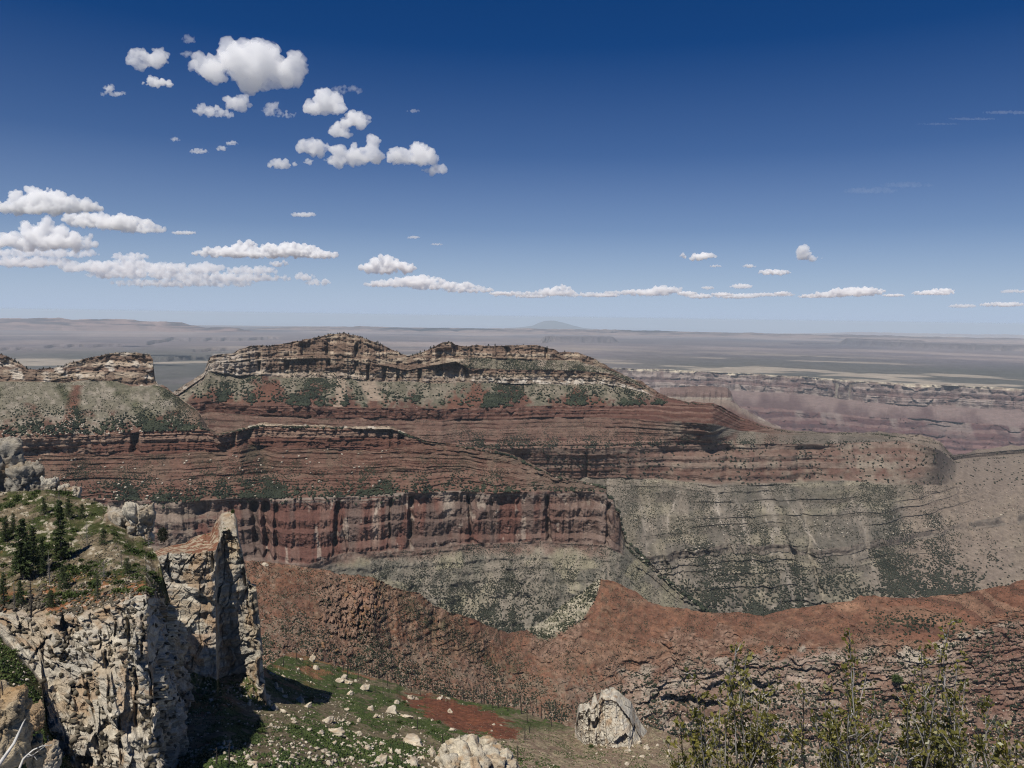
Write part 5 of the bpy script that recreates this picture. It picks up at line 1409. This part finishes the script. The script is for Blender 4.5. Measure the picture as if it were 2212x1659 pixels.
# burnt snags standing on the green slope and the saddle behind it
snag_meshes = []
for i in range(5):
    r = random.Random(300 + i)
    h = 16.0
    pa = [([(0, 0, -1), (r.gauss(0, .1), r.gauss(0, .1), h * .5), (r.gauss(0, .25), r.gauss(0, .2), h)], [.30, .22, .07])]
    for b in range(r.randint(2, 9)):
        z = h * r.uniform(.35, .95)
        a = r.uniform(0, 6.28)
        l = r.uniform(.5, 1.8)
        pa.append(([(0, 0, z), (math.cos(a) * l, math.sin(a) * l, z + r.uniform(-.3, .6))], [.07, .02]))
    v, f = tubes(pa)
    snag_meshes.append(mesh_np('burnt_snag', v, f, M_CHAR, link=False))
SN5 = [(40, 1070, 950), (95, 1050, 960), (130, 1040, 940), (170, 1045, 960), (245, 1085, 975), (455, 1165, 1035), (510, 1190, 1100), (560, 1160, 1050), (620, 1170, 1080), (675, 1110, 1060), (750, 1180, 1110),
       (858, 1235, 1130), (910, 1235, 1120), (925, 1230, 1080), (1018, 1270, 1160), (1000, 1180, 1120), (1057, 1190, 1130), (1170, 1310, 1150), (1183, 1250, 1160), (1205, 1365, 1260), (1245, 1310, 1265), (1300, 1330, 1220),
       (1315, 1300, 1230), (1345, 1285, 1215), (1388, 1340, 1240), (1385, 1290, 1235), (1425, 1345, 1265), (220, 1170, 1120), (870, 1180, 1130), (300, 1130, 1040), (1190, 1480, 1390), (1145, 1610, 1500),
       (490, 1410, 1330), (660, 1500, 1440), (15, 1030, 960), (60, 1035, 965), (110, 1085, 1000), (200, 1060, 985), (330, 1085, 1020), (390, 1120, 1050), (420, 1100, 1035), (530, 1130, 1060), (590, 1135, 1075), (645, 1180, 1110),
       (700, 1150, 1085), (790, 1190, 1120), (820, 1165, 1110), (950, 1195, 1130), (1090, 1225, 1160), (1120, 1250, 1180), (1225, 1290, 1230), (1265, 1285, 1225), (1365, 1390, 1320), (1220, 1430, 1370), (1080, 1290, 1235), (980, 1270, 1200)]
SNAGS = [(737.3 + x / 3, 1106 + b / 3, 1106 + t / 3) for x, b, t in SN5] + [(467, 1655, 1618), (497, 1655, 1604), (612, 1440, 1415), (640, 1425, 1400)]
for i, (px, b, t) in enumerate(SNAGS):
    a, c = on_slope(px, b), on_ridge(px, b)
    ax, ay = to_px(*[np.array(q) for q in a])
    p = a if abs(ay - b) + abs(ax - px) < 8 else c
    o = bpy.data.objects.new('burnt_snag', snag_meshes[i % 5])
    COL.objects.link(o)
    o.location = p
    s = (b - t) / PPM(p) / 16.0
    o.scale = (max(s, .75) * 1.7, max(s, .75) * 1.7, s * 1.15)
    o.rotation_euler = (rnd.gauss(0, .03), rnd.gauss(0, .03), rnd.uniform(0, 6))
    tag(o, 'thin charred pole of a burnt tree standing on the slopes below the red ridge', 'burnt tree', 'burnt snags on the slopes below the red ridge')

# skyline pines on the mesa and the butte
pv, pf = leafcloud(*(lambda r: (np.stack([(q := r.random(150))[:] * 0 + r.normal(0, 1, 150) * (1 - (zz := r.random(150))) * 1.5, r.normal(0, 1, 150) * (1 - zz) * 1.5, zz * 9 + .5], 1), r.normal(0, 1, (150, 3))))(np.random.default_rng(8)), 2.2, 5)
PINE = mesh_np('skyline_pine', pv, pf, M_SCRUB, link=False)


def skyline(sh, spans, n, label, group, smin, smax):
    az0, te0, R0 = sh['az'], sh['TE'][0], sh['RR'][0]
    for k in range(n):
        x0, x1 = rnd.choices([s[:2] for s in spans], [s[2] for s in spans])[0]
        px = rnd.uniform(x0, x1)
        i = int(np.argmin(np.abs(az0 - math.atan2(*ray(px, 770).xy))))
        f = 1 + rnd.uniform(.001, .02)
        R_ = R0[i] * f
        o = bpy.data.objects.new('skyline_pine', PINE)
        COL.objects.link(o)
        s = rnd.uniform(smin, smax)
        o.location = (R_ * math.sin(az0[i]), R_ * math.cos(az0[i]), R_ * te0[i] - 1.5 - (f - 1) * R_ * .12)
        o.scale = (s, s, s * rnd.uniform(.7, 1.3))
        o.rotation_euler[2] = rnd.uniform(0, 6)
        tag(o, label, 'tree', group)


skyline(MESA, [(640, 880, 5), (520, 620, 1.5), (885, 985, 3), (1000, 1290, 3), (690, 830, 3)], 130, 'small dark pine on the skyline of the main mesa', 'pines along the top of the main mesa', .5, 1.15)
skyline(BUTTE, [(-20, 75, 3), (78, 150, 1), (150, 300, 3)], 60, 'small dark pine on the skyline of the left butte', 'pines along the top of the left butte', .4, .85)

# bushes one can tell apart
bush_meshes = []
for i in range(6):
    r = np.random.default_rng(500 + i)
    v = r.normal(0, 1, (70, 3))
    v /= np.linalg.norm(v, axis=1)[:, None]
    v[:, 2] = np.abs(v[:, 2])
    c = v * (.5 + .5 * r.random((70, 1))) * np.array([1, 1, .75]) * (1 + .4 * r.normal(0, 1, (70, 1)) * .5)
    bv, bf = leafcloud(c, v, .5, 600 + i, 3)
    bush_meshes.append(mesh_np('bush', bv, bf, M_BUSH, link=False))


def bushes(sh, w, n, label, group, s0, s1, seed):
    for i, p in enumerate(pick(sh, w, n, seed)):
        o = bpy.data.objects.new('bush', bush_meshes[i % 6])
        COL.objects.link(o)
        o.location = p
        s = rnd.uniform(s0, s1)
        o.scale = (s * rnd.uniform(.8, 1.3), s * rnd.uniform(.8, 1.3), s * rnd.uniform(.7, 1.1))
        o.rotation_euler[2] = rnd.uniform(0, 6)
        tag(o, label, 'bush', group)


n = fbm(PROMO['X'] / 9, PROMO['Y'] / 9, 3.1, 4)
bushes(PROMO, (PROMO['K'] == 0) * (PROMO['T'] < .93) * (.2 + sstep(-.2, .3, n)), 150, 'dark green oak bush on the slope on top of the promontory', 'bushes on the promontory top', .7, 1.9, 31)
bushes(PROMO, (PROMO['K'] == 2) * 1.0, 40, 'green oak bush in the gully left of the pale cliff', 'bushes in the gully left of the pale cliff', .5, 1.3, 32)
px_, py_, n, n2, knob, low, patch = slo_masks(SLOPE['X'], SLOPE['Y'], SLOPE['Z'])
bushes(SLOPE, (.1 + patch) * (1 - .9 * knob) * (1 - .5 * low), 110, 'low green oak bush on the boulder strewn slope', 'bushes on the boulder slope', .8, 2.0, 33)


# ------------------------------------------------------------------ boulders and crags
def angular(seed, base=ICO3, planes=8, sub=.06):
    r = np.random.default_rng(seed)
    v, f = base
    n = r.normal(0, 1, (planes, 3))
    n /= np.linalg.norm(n, axis=1)[:, None]
    d = .5 + .45 * r.random(planes)
    q = v @ n.T
    rad = np.min(np.where(q > .05, d / np.maximum(q, .05), 9), 1)
    v = v * np.minimum(rad, 1.25)[:, None]
    return v * (1 + sub * fbm(v[:, 0] * 3, v[:, 1] * 3, v[:, 2] * 3 + seed, 3))[:, None], f


def rock_col(v, s, tint=(1, 1, 1)):
    P = v * s
    return stone(P[:, 0], P[:, 1], P[:, 2], P[:, 0]) * np.array(tint)


ICO4 = icos(4)
BM = []
for i in range(10):
    v, f = angular(800 + i, ICO4, 7, .05)
    v = v * (1 - .22 * facets(v[:, 0] * 1.7 + 3 * i, v[:, 1] * 1.7, v[:, 2] * 1.7, 1.2)[0])[:, None]
    BM.append(mesh_np('boulder', v, f, M_BOULDER, rock_col(v, 2.5 + i, (1.18, 1.16, 1.12)), link=False))


def boulder(p, size, label, group, flat=None, i=None):
    o = bpy.data.objects.new('boulder', BM[rnd.randrange(10) if i is None else i % 10])
    COL.objects.link(o)
    s = size / 2.1
    fl = flat or rnd.uniform(.55, .95)
    o.scale = (s * rnd.uniform(.75, 1.5), s * rnd.uniform(.6, 1.1), s * fl)
    o.location = p + Vector((0, 0, s * fl * .18))
    o.rotation_euler = (rnd.gauss(0, .5), rnd.gauss(0, .5), rnd.uniform(0, 6))
    return tag(o, label, 'boulder', group)


ICO6, ICO5 = icos(6), icos(5)


def crag(name, c, size, seed, label, cat, rot=0, tint=(1, 1, 1), cells=(.42, .2, .09), power=7.0, base=ICO5):
    """Weathered joint-bounded limestone block: rounded box with cellular joints and bedding."""
    v, f = base
    v = v / (np.abs(v) ** power).sum(1)[:, None] ** (1 / power)
    P = v * np.array(size) / 2
    q = P + seed * 13.7
    m = max(size)
    w1 = .1 * m * fbm(q[:, 0] / m * 3, q[:, 1] / m * 3, q[:, 2] / m * 3, 3)
    d = 0
    for k, (s, a) in enumerate(zip(cells, (.15, .075, .03))):
        i, e, f1 = facets((q[:, 0] + w1) / (m * s), (q[:, 1] + w1) / (m * s), (q[:, 2] + .4 * w1) / (m * s * 1.1), .6)
        f1 = 0
        d = d + a * m * (i - .1) - a * m * .5 * (1 - sstep(0, .12, e)) - a * m * .4 * f1 ** 2
    d = d + .018 * m * vn(.5 + 0 * q[:, 2], .5, q[:, 2] / (m * .05)) + .03 * m * fbm(q[:, 0] / m * 4, q[:, 1] / m * 4, q[:, 2] / m * 4, 4)
    P = P * (1 + (d / np.linalg.norm(P, axis=1))[:, None])
    cs, sn = math.cos(rot), math.sin(rot)
    P = np.stack([P[:, 0] * cs - P[:, 1] * sn, P[:, 0] * sn + P[:, 1] * cs, P[:, 2]], 1)
    o = mesh_np(name, P, f, M_NEAR, stone(q[:, 0], q[:, 1], q[:, 2], q[:, 0]) * np.array(tint))
    o.location = c
    return tag(o, label, cat)


B5 = [(470, 1500, 100), (185, 1280, 50), (110, 1360, 30), (330, 1300, 80), (360, 1240, 50), (40, 1110, 70), (140, 1150, 70), (50, 1185, 50), (450, 1210, 60), (530, 1600, 60), (590, 1580, 70), (240, 1625, 110), (460, 1640, 70), (370, 1560, 60),
      (60, 1600, 40), (320, 1560, 40), (220, 1330, 40), (110, 1440, 50), (170, 1540, 50), (690, 1520, 60), (640, 1215, 30), (690, 1210, 30), (420, 1330, 60), (260, 1510, 40), (985, 1380, 24), (975, 1420, 20), (1040, 1385, 22), (490, 1215, 30), (95, 1100, 30), (20, 1080, 50)]
B4 = [(1720, 1215, 70), (1690, 1120, 40), (1950, 1230, 60), (1990, 1260, 60), (1810, 1160, 60), (2020, 970, 50), (2190, 1100, 50), (2120, 1360, 70), (2170, 1440, 80), (1780, 1280, 60), (1550, 1200, 40), (1280, 1450, 30), (1840, 1300, 40), (1900, 1350, 40),
      (1640, 1640, 70), (2050, 1020, 50), (2080, 1440, 50), (1930, 1220, 40), (1850, 1200, 40), (1790, 1140, 40), (1870, 1320, 30), (1910, 1370, 30), (1950, 960, 24), (2000, 1420, 36), (1580, 1040, 50), (1610, 1250, 40), (2150, 1340, 40)]
lab = 'pale angular boulder lying on the green slope below the tower'
for x, y, s in B5:
    p = on_slope(737.3 + x / 3, 1106 + y / 3)
    boulder(p, s / 3 / PPM(p), lab, 'boulders on the green slope')
for x, y, s in B4:
    p = on_slope(x / 3, 1106 + y / 3)
    boulder(p, s / 3 / PPM(p), lab, 'boulders on the green slope')
w = (.15 + sstep(-.1, .3, fbm(SLOPE['X'] / 16, SLOPE['Y'] / 24, 6.6, 3))) * (1 - knob) * (1 - low) * (px_ > 400) * (px_ < 1000)
for p in pick(SLOPE, w, 90, 41):
    boulder(Vector(p), rnd.uniform(1.2, 4.2) * rnd.uniform(.6, 1), lab, 'boulders on the green slope')
p = on_slope(974, 1540)
boulder(p, 15 / PPM(p), 'cream boulder alone in the middle of the bare red patch', None, .8)
p = on_slope(975, 1578)
boulder(p, 12 / PPM(p), 'cream boulder near the lower edge of the bare red patch', None, .8)
for px, py, s, lb in ((573, 1220, 13, 'white boulder at the foot of the red cliff, beside the tower'), (567, 1339, 6, 'small white boulder on the red earth right of the tower'), (1225, 1250, 5, None)):
    if lb:
        p = on_ridge(px, py)
        boulder(p, s / PPM(p), lb, None)
PILE = [(680, 1550, 70), (740, 1510, 70), (800, 1520, 100), (860, 1560, 110), (850, 1490, 60), (930, 1520, 90), (1000, 1560, 80), (950, 1610, 110), (1050, 1600, 100), (780, 1610, 120), (880, 1640, 110), (1100, 1645, 70), (700, 1640, 90),
        (830, 1660, 100), (990, 1650, 100), (740, 1570, 80), (900, 1600, 90), (1030, 1650, 90), (660, 1600, 60), (960, 1560, 60), (1010, 1520, 40)]
for x, y, s in PILE:
    p = on_slope(737.3 + x / 3, 1106 + (y + 20) / 3)
    m = s / 3 / PPM(p) * 1.35
    o = crag('boulder', p + Vector((0, 0, m * .15)), (m * rnd.uniform(.8, 1.3), m, m * rnd.uniform(.8, 1.4)), 60 + x % 37, 'big cream block in the jumbled heap at the bottom centre edge', 'boulder', rot=rnd.uniform(0, 3), tint=(1.15, 1.13, 1.08), base=ICO4)
    o['group'] = 'blocks of the bottom centre heap'
    o.rotation_euler = (rnd.gauss(0, .4), rnd.gauss(0, .4), 0)
w = np.exp(-((px_ - 1035) / 70) ** 2 - ((py_ - 1650) / 26) ** 2)
for p in pick(SLOPE, w, 30, 43):
    boulder(Vector(p), rnd.uniform(1.2, 3.5), 'smaller cream stone in the jumbled heap at the bottom centre edge', 'stones of the bottom centre heap')
rx_, ry_ = to_px(RIDGE['X'], RIDGE['Y'], RIDGE['Z'])
oc = np.exp(-((rx_ - 770) / 60) ** 2 - ((ry_ - 1325 + (rx_ - 770) * .75) / 34) ** 2)
RB = [mesh_np('boulder', *angular(850 + i, ICO4), M_BOULDER, rock_col(angular(850 + i, ICO4)[0], 6, (.62, .42, .30)), link=False) for i in range(4)]
for i, p in enumerate(pick(RIDGE, oc, 40, 44)):
    o = boulder(Vector(p), rnd.uniform(1.5, 5.5), 'reddish block in the rubble outcrop on the left flank of the red ridge', 'blocks of the reddish outcrop', rnd.uniform(.6, 1.3))
    o.data = RB[i % 4]

def crag_px(name, x0, y0, x1, y1, Y, depth, seed, label, **kw):
    c = at((x0 + x1) / 2, (y0 + y1) / 2, Y)
    k = Y / F_PX
    return crag(name, c, ((x1 - x0) * k, depth, (y1 - y0) * k), seed, label, 'rock', **kw)


crag_px('rock_tower', 272, 1085, 328, 1200, 334, 11, 1, 'square topped pale rock tower at the right edge of the promontory', rot=.5, base=ICO6)
crag_px('rock_crag', 226, 1094, 285, 1205, 338, 12, 2, 'craggy pale rocks joined to the left of the square rock tower', rot=.1, cells=(.35, .16, .08))
crag_px('rock_shelf', 92, 1130, 192, 1176, 333, 13, 3, 'flat overhanging pale rock shelf among trees on the promontory', rot=.12, cells=(.4, .15, .07))
crag_px('rock_crag', 92, 1030, 124, 1082, 366, 7, 4, 'small rounded pale crag at the back of the promontory', rot=.3)
crag_px('rock_crag', 122, 1046, 148, 1084, 366, 6, 5, 'pale crag between two others behind the promontory slope', rot=.8)
crag_px('rock_crag', 148, 1052, 172, 1090, 365, 5, 6, 'rightmost of the small pale crags behind the promontory slope', rot=.2)
crag_px('rock_crag', -60, 950, 40, 1085, 385, 24, 7, 'large grey crag rising at the left edge behind the promontory', rot=.6, cells=(.4, .2, .1), tint=(.72, .72, .72))  # tint darkens the grey stone to paint in its shade
crag_px('rock_crag', 20, 1000, 88, 1080, 380, 14, 8, 'shaded grey crag beside the large one at the left edge', rot=.9, tint=(.62, .62, .62))  # deeper tint: shade painted into this crag's colour
crag_px('rock_crag', -60, 1490, 58, 1640, 118, 9, 9, 'tan sandstone crag in the bottom left corner behind the bleached branch', rot=.5, tint=(.95, .85, .7))
crag_px('rock_crag', 60, 1590, 92, 1668, 122, 3.4, 12, 'small tan crag with pointed top beside bleached twigs', rot=.5, tint=(.95, .85, .7))
crag_px('rock_crag', 92, 1606, 130, 1672, 150, 4.5, 10, 'rounded layered boulder at the bottom edge near the pale cliff', rot=.2, power=2.6)
crag_px('rock_crag', 68, 1520, 92, 1575, 170, 3.5, 11, 'brown pointed rock in the gully left of the pale cliff', rot=.7, tint=(.8, .62, .45))
# pale fin standing above the lower right ledges
fin_t = line([(1243, 1570, 540), (1247, 1530, 532), (1252, 1521, 527), (1266, 1520, 522), (1276, 1523, 524), (1280, 1508, 524), (1285, 1506, 524), (1291, 1522, 522), (1299, 1494, 522), (1310, 1490, 522), (1326, 1494, 523), (1346, 1504, 525), (1362, 1516, 527), (1372, 1545, 528), (1388, 1572, 530), (1405, 1592, 532)])
fin_m = line([(1243, 1578, 536), (1250, 1540, 518), (1266, 1535, 514), (1285, 1530, 514), (1300, 1512, 513), (1330, 1520, 512), (1360, 1545, 514), (1385, 1585, 522), (1405, 1600, 528)])
fin_b = line([(1243, 1590, 532), (1262, 1612, 512), (1285, 1632, 508), (1300, 1645, 504), (1325, 1650, 496), (1360, 1650, 492), (1385, 1640, 497), (1405, 1625, 510)])


def fin_disp(K, T, X, Y, Z, A):
    S = A * 515
    f1, e1, i1 = cell(S / 8 + .2 * fbm(S / 6, Z / 6, 1), Y / 20, Z / 22)
    f2, e2, i2 = cell(S / 2.6, Y / 8, Z / 2.8)
    px, py = to_px(X, Y, Z)
    sl = sum(np.clip(1.5 - np.abs(px - x0 - (py - 1540) * ln) / w_, 0, 1) * dp for x0, w_, dp, ln in ((1272, 2.5, 3, .05), (1288, 3, 4, .08), (1303, 2.5, 2.5, .1)))
    return (sl - 8 * sstep(1340, 1290, px) * 0 + 10 * sstep(1300, 1370, px) * (T - .5) * -1 - 5.0 * facets(S / 9 + .2 * fbm(S / 6, Z / 6, 1), Y / 20, Z / 16)[0] + .8 * (1 - sstep(0, .15, e1)) + 2 * f1 ** 2 - 1.2 * (i2 - .5) + .8 * (1 - sstep(0, .15, e2)) + .5 * vn(S / 20, .3, Z / .8)) * sstep(-.1, .1, T)


FIN = sheet('rock_fin', [fin_t, fin_m, fin_b], (1243, 1405), 280, [40, 170], M_NEAR, fin_disp, lambda K, T, X, Y, Z, A: stone(X, Y, Z, A * 515, -.3) * 1.1, jit=[1.6, 2, 0], foot=8, back=.02, kind=None, top_z=-.01, pyref=1550)
tag(FIN['o'], 'tall pale limestone fin standing alone above the layered ledges', 'rock fin')

fx, fy = to_px(SLOPE['X'], SLOPE['Y'], SLOPE['Z'])
w = np.exp(-((fx - 1345) / 50) ** 2 - ((fy - 1600) / 30) ** 2) + .4 * np.exp(-((fx - 1420) / 60) ** 2 - ((fy - 1610) / 20) ** 2)
for p in pick(SLOPE, w, 38, 47):
    boulder(Vector(p), rnd.uniform(1.0, 4.5), 'pale block in the rubble at the foot of the lone limestone fin', 'rubble around the lone fin')

# bleached dead branches poking up in the lower left corner


def branch(name, pts, label):
    P = [(at(x, y, Y), r) for x, y, Y, r in pts[0]]
    pa = [([p for p, _ in P], [r for _, r in P])]
    for tw in pts[1:]:
        Q = [(at(x, y, Y), r) for x, y, Y, r in tw]
        pa.append(([p for p, _ in Q], [r for _, r in Q]))
    v, f = tubes(pa, 8)
    tag(mesh_np(name, v, f, M_PALEWOOD, smooth=True), label, 'branch', 'bleached dead branches')


branch('dead_branch', [[(-60, 1740, 7.6, .022), (-10, 1662, 7.8, .021), (12, 1632, 8, .018), (30, 1606, 8.1, .016), (42, 1580, 8.2, .012), (50, 1562, 8.3, .009), (55, 1553, 8.3, .004)]], 'thick bleached dead branch at bottom left, curving up to a point')
branch('dead_branch', [[(30, 1740, 8, .016), (42, 1660, 8.2, .014), (50, 1640, 8.3, .012), (58, 1632, 8.3, .010), (72, 1620, 8.4, .009), (90, 1612, 8.4, .007), (112, 1609, 8.5, .003)],
                       [(55, 1636, 8.3, .008), (70, 1632, 8.4, .006), (86, 1620, 8.4, .004), (100, 1610, 8.4, .002)], [(62, 1630, 8.3, .006), (74, 1634, 8.3, .004), (80, 1642, 8.3, .002)]], 'thin forked bleached branch pointing right at bottom left')
# ================================================================== the rim by the viewer and its shrubs
gx, gy = np.meshgrid(np.linspace(-16, 16, 90), np.linspace(-6, 26, 90))
gz = -1.65 - np.clip(gy - 1.6, 0, None) * 1.05 + .12 * fbm(gx / 1.4, gy / 1.4, .3, 4)
idx = np.arange(gx.size).reshape(gx.shape)
f = np.stack([idx[:-1, :-1], idx[:-1, 1:], idx[1:, 1:], idx[1:, :-1]], -1).reshape(-1, 4)
M_RIM = ground_mat('rim_rock', 3.0, .6, .3)
rp = np.stack([gx, gy, gz], -1).reshape(-1, 3)
tag(mesh_np('rim_ground', rp, f, M_RIM, stone(rp[:, 0] * 3, rp[:, 1] * 3, rp[:, 2] * 3, rp[:, 0] * 3)), kind='structure')


def shrub_leaf():
    m = leaf_mat('mahogany_leaf', (.066, .070, .016), (.215, .19, .045), 9.0, .42)
    N, Lk = m.node_tree.nodes, m.node_tree.links
    bs = N['Principled BSDF']
    bs.inputs['Specular IOR Level'].default_value = .5
    tr = N.new('ShaderNodeBsdfTranslucent')
    tr.inputs['Color'].default_value = (.22, .24, .03, 1)
    mx = N.new('ShaderNodeMixShader')
    mx.inputs[0].default_value = .22
    Lk.new(bs.outputs[0], mx.inputs[1])
    Lk.new(tr.outputs[0], mx.inputs[2])
    Lk.new(mx.outputs[0], N['Material Output'].inputs['Surface'])
    return m


M_LEAF = shrub_leaf()
M_STEM = leaf_mat('pale_grey_stem', (.07, .06, .05), (.42, .40, .38), 7.0, .8)

TOPS = [  # (x, y) tracing pixel of stem tips, then a distance
    ("olive leaved shrub, leftmost of the foreground shrubs", 1530, 5.2, [(1498, 1456), (1482, 1520), (1520, 1500), (1548, 1545), (1470, 1560), (1440, 1600)]),
    ("dense olive shrub with pale stem, second from the left in the foreground", 1610, 5.0, [(1591, 1386), (1610, 1420), (1560, 1480), (1640, 1500), (1681, 1466), (1625, 1470), (1575, 1440), (1660, 1540), (1600, 1450)]),
    ("shrub with one tall dark spire, middle of the foreground shrubs", 1825, 4.8, [(1835, 1359), (1845, 1400), (1826, 1430), (1735, 1476), (1782, 1460), (1875, 1449), (1760, 1540), (1890, 1500), (1920, 1540), (1800, 1520)]),
    ("open shrub with pale forked stems, second from the right in the foreground", 2030, 4.9, [(2056, 1333), (2038, 1389), (2068, 1424), (1978, 1439), (2000, 1470), (1945, 1480), (2085, 1470), (2010, 1520), (1960, 1530), (2060, 1500), (1990, 1400)]),
    ("low bright olive shrub in the bottom right corner", 2170, 4.7, [(2128, 1506), (2150, 1560), (2191, 1590), (2215, 1560), (2240, 1580), (2110, 1580), (2180, 1610), (2070, 1560)]),
]
for si, (lab, bx, Y0, tops) in enumerate(TOPS):
    r = random.Random(700 + si)
    base = at(bx, 1640, Y0)
    gzb = -1.65 - (Y0 - 1.6) * 1.05
    base.z = gzb - .05
    t = root('shrub', base, lab, 'shrub', 'shrubs in the foreground')
    stems, cent, dirs, sizes = [], [], [], []
    tl = [(x, y, 1.0) for x, y in tops]
    for q in range(18):
        x, y = r.choice(tops)
        tl.append((x + r.gauss(0, 45), max(y + 60 + abs(r.gauss(0, 60)), 1545), .8))
    for (x, y, wgt) in tl:
        tip = at(x, y, Y0 + r.uniform(-.5, .5)) - base
        b0 = Vector((r.gauss(0, .10), r.gauss(0, .10), 0))
        pts, rad = [], []
        n = 10
        bend = Vector((r.gauss(0, .10), r.gauss(0, .10), 0))
        for i in range(n + 1):
            f = i / n
            p = b0.lerp(tip, f) + bend * math.sin(f * 3.14) + Vector((tip.x, tip.y, 0)) * (-.22) * math.sin(f * 3.14)
            p += Vector((r.gauss(0, .012), r.gauss(0, .012), r.gauss(0, .01))) * (1 if 0 < i < n else 0)
            pts.append(p)
            rad.append(.010 * wgt * (1 - f) ** .8 + .0018)
        stems.append((pts, rad))
        # side twigs carrying leaf clusters, denser low down
        L = tip.length
        for k in range(int(12 * wgt + 4)):
            f = r.uniform(.30, .99) ** .9
            i = min(int(f * n), n - 1)
            p = pts[i].lerp(pts[i + 1], f * n - i)
            a = r.uniform(0, 6.283)
            l = r.uniform(.05, .20) * (1.15 - f) ** .6 * 1.5
            d = Vector((math.cos(a) * .75, math.sin(a) * .75, r.uniform(.4, 1.2))).normalized()
            e = p + d * l
            m_ = p.lerp(e, .5) + Vector((r.gauss(0, .01), r.gauss(0, .01), .01))
            stems.append(([p, m_, e], [.0042, .003, .0016]))
            for q in range(r.randint(8, 17)):
                g = r.uniform(.15, 1.05)
                cent.append(p.lerp(e, g) + Vector((r.gauss(0, .010), r.gauss(0, .010), r.gauss(0, .010))))
                dirs.append(d + Vector((r.gauss(0, .5), r.gauss(0, .5), r.gauss(0, .4))))
                sizes.append(r.uniform(.020, .040))
        for k in range(60):                # leaves hugging the stem tip: narrow spires
            f = r.uniform(.72, 1.0)
            i = min(int(f * n), n - 1)
            p = pts[i].lerp(pts[i + 1], f * n - i)
            cent.append(p + Vector((r.gauss(0, .012), r.gauss(0, .012), 0)))
            dirs.append(Vector((r.gauss(0, .6), r.gauss(0, .6), .8)))
            sizes.append(r.uniform(.018, .034))
    v, f = tubes(stems, 5)
    child('stems', mesh_np('stems', v, f, M_STEM, link=False), t)
    lv, lf = leafcloud([c[:] for c in cent], [d[:] for d in dirs], np.array(sizes), 30 + si, 1)
    child('foliage', mesh_np('foliage', lv, lf, M_LEAF, link=False), t)
# ================================================================== haze
bm = bmesh.new()
bmesh.ops.create_cube(bm, size=1, matrix=Matrix.Translation((0, 30000, -2250 + 1140)) @ Matrix.Diagonal((420000, 420000, 2310, 1)))
me = bpy.data.meshes.new('haze')
bm.to_mesh(me)
bm.free()
hz = bpy.data.objects.new('haze', me)
COL.objects.link(hz)
hz['kind'] = 'stuff'
m = bpy.data.materials.new('haze_air')
m.use_nodes = True
n = m.node_tree
n.nodes.remove(n.nodes['Principled BSDF'])
pv = n.nodes.new('ShaderNodeVolumePrincipled')
pv.inputs['Density'].default_value = 1.3e-5
pv.inputs['Density Attribute'].default_value = ''
pv.inputs['Color'].default_value = (0.77, 0.90, 1.0, 1)
n.links.new(pv.outputs[0], n.nodes['Material Output'].inputs['Volume'])
me.materials.append(m)
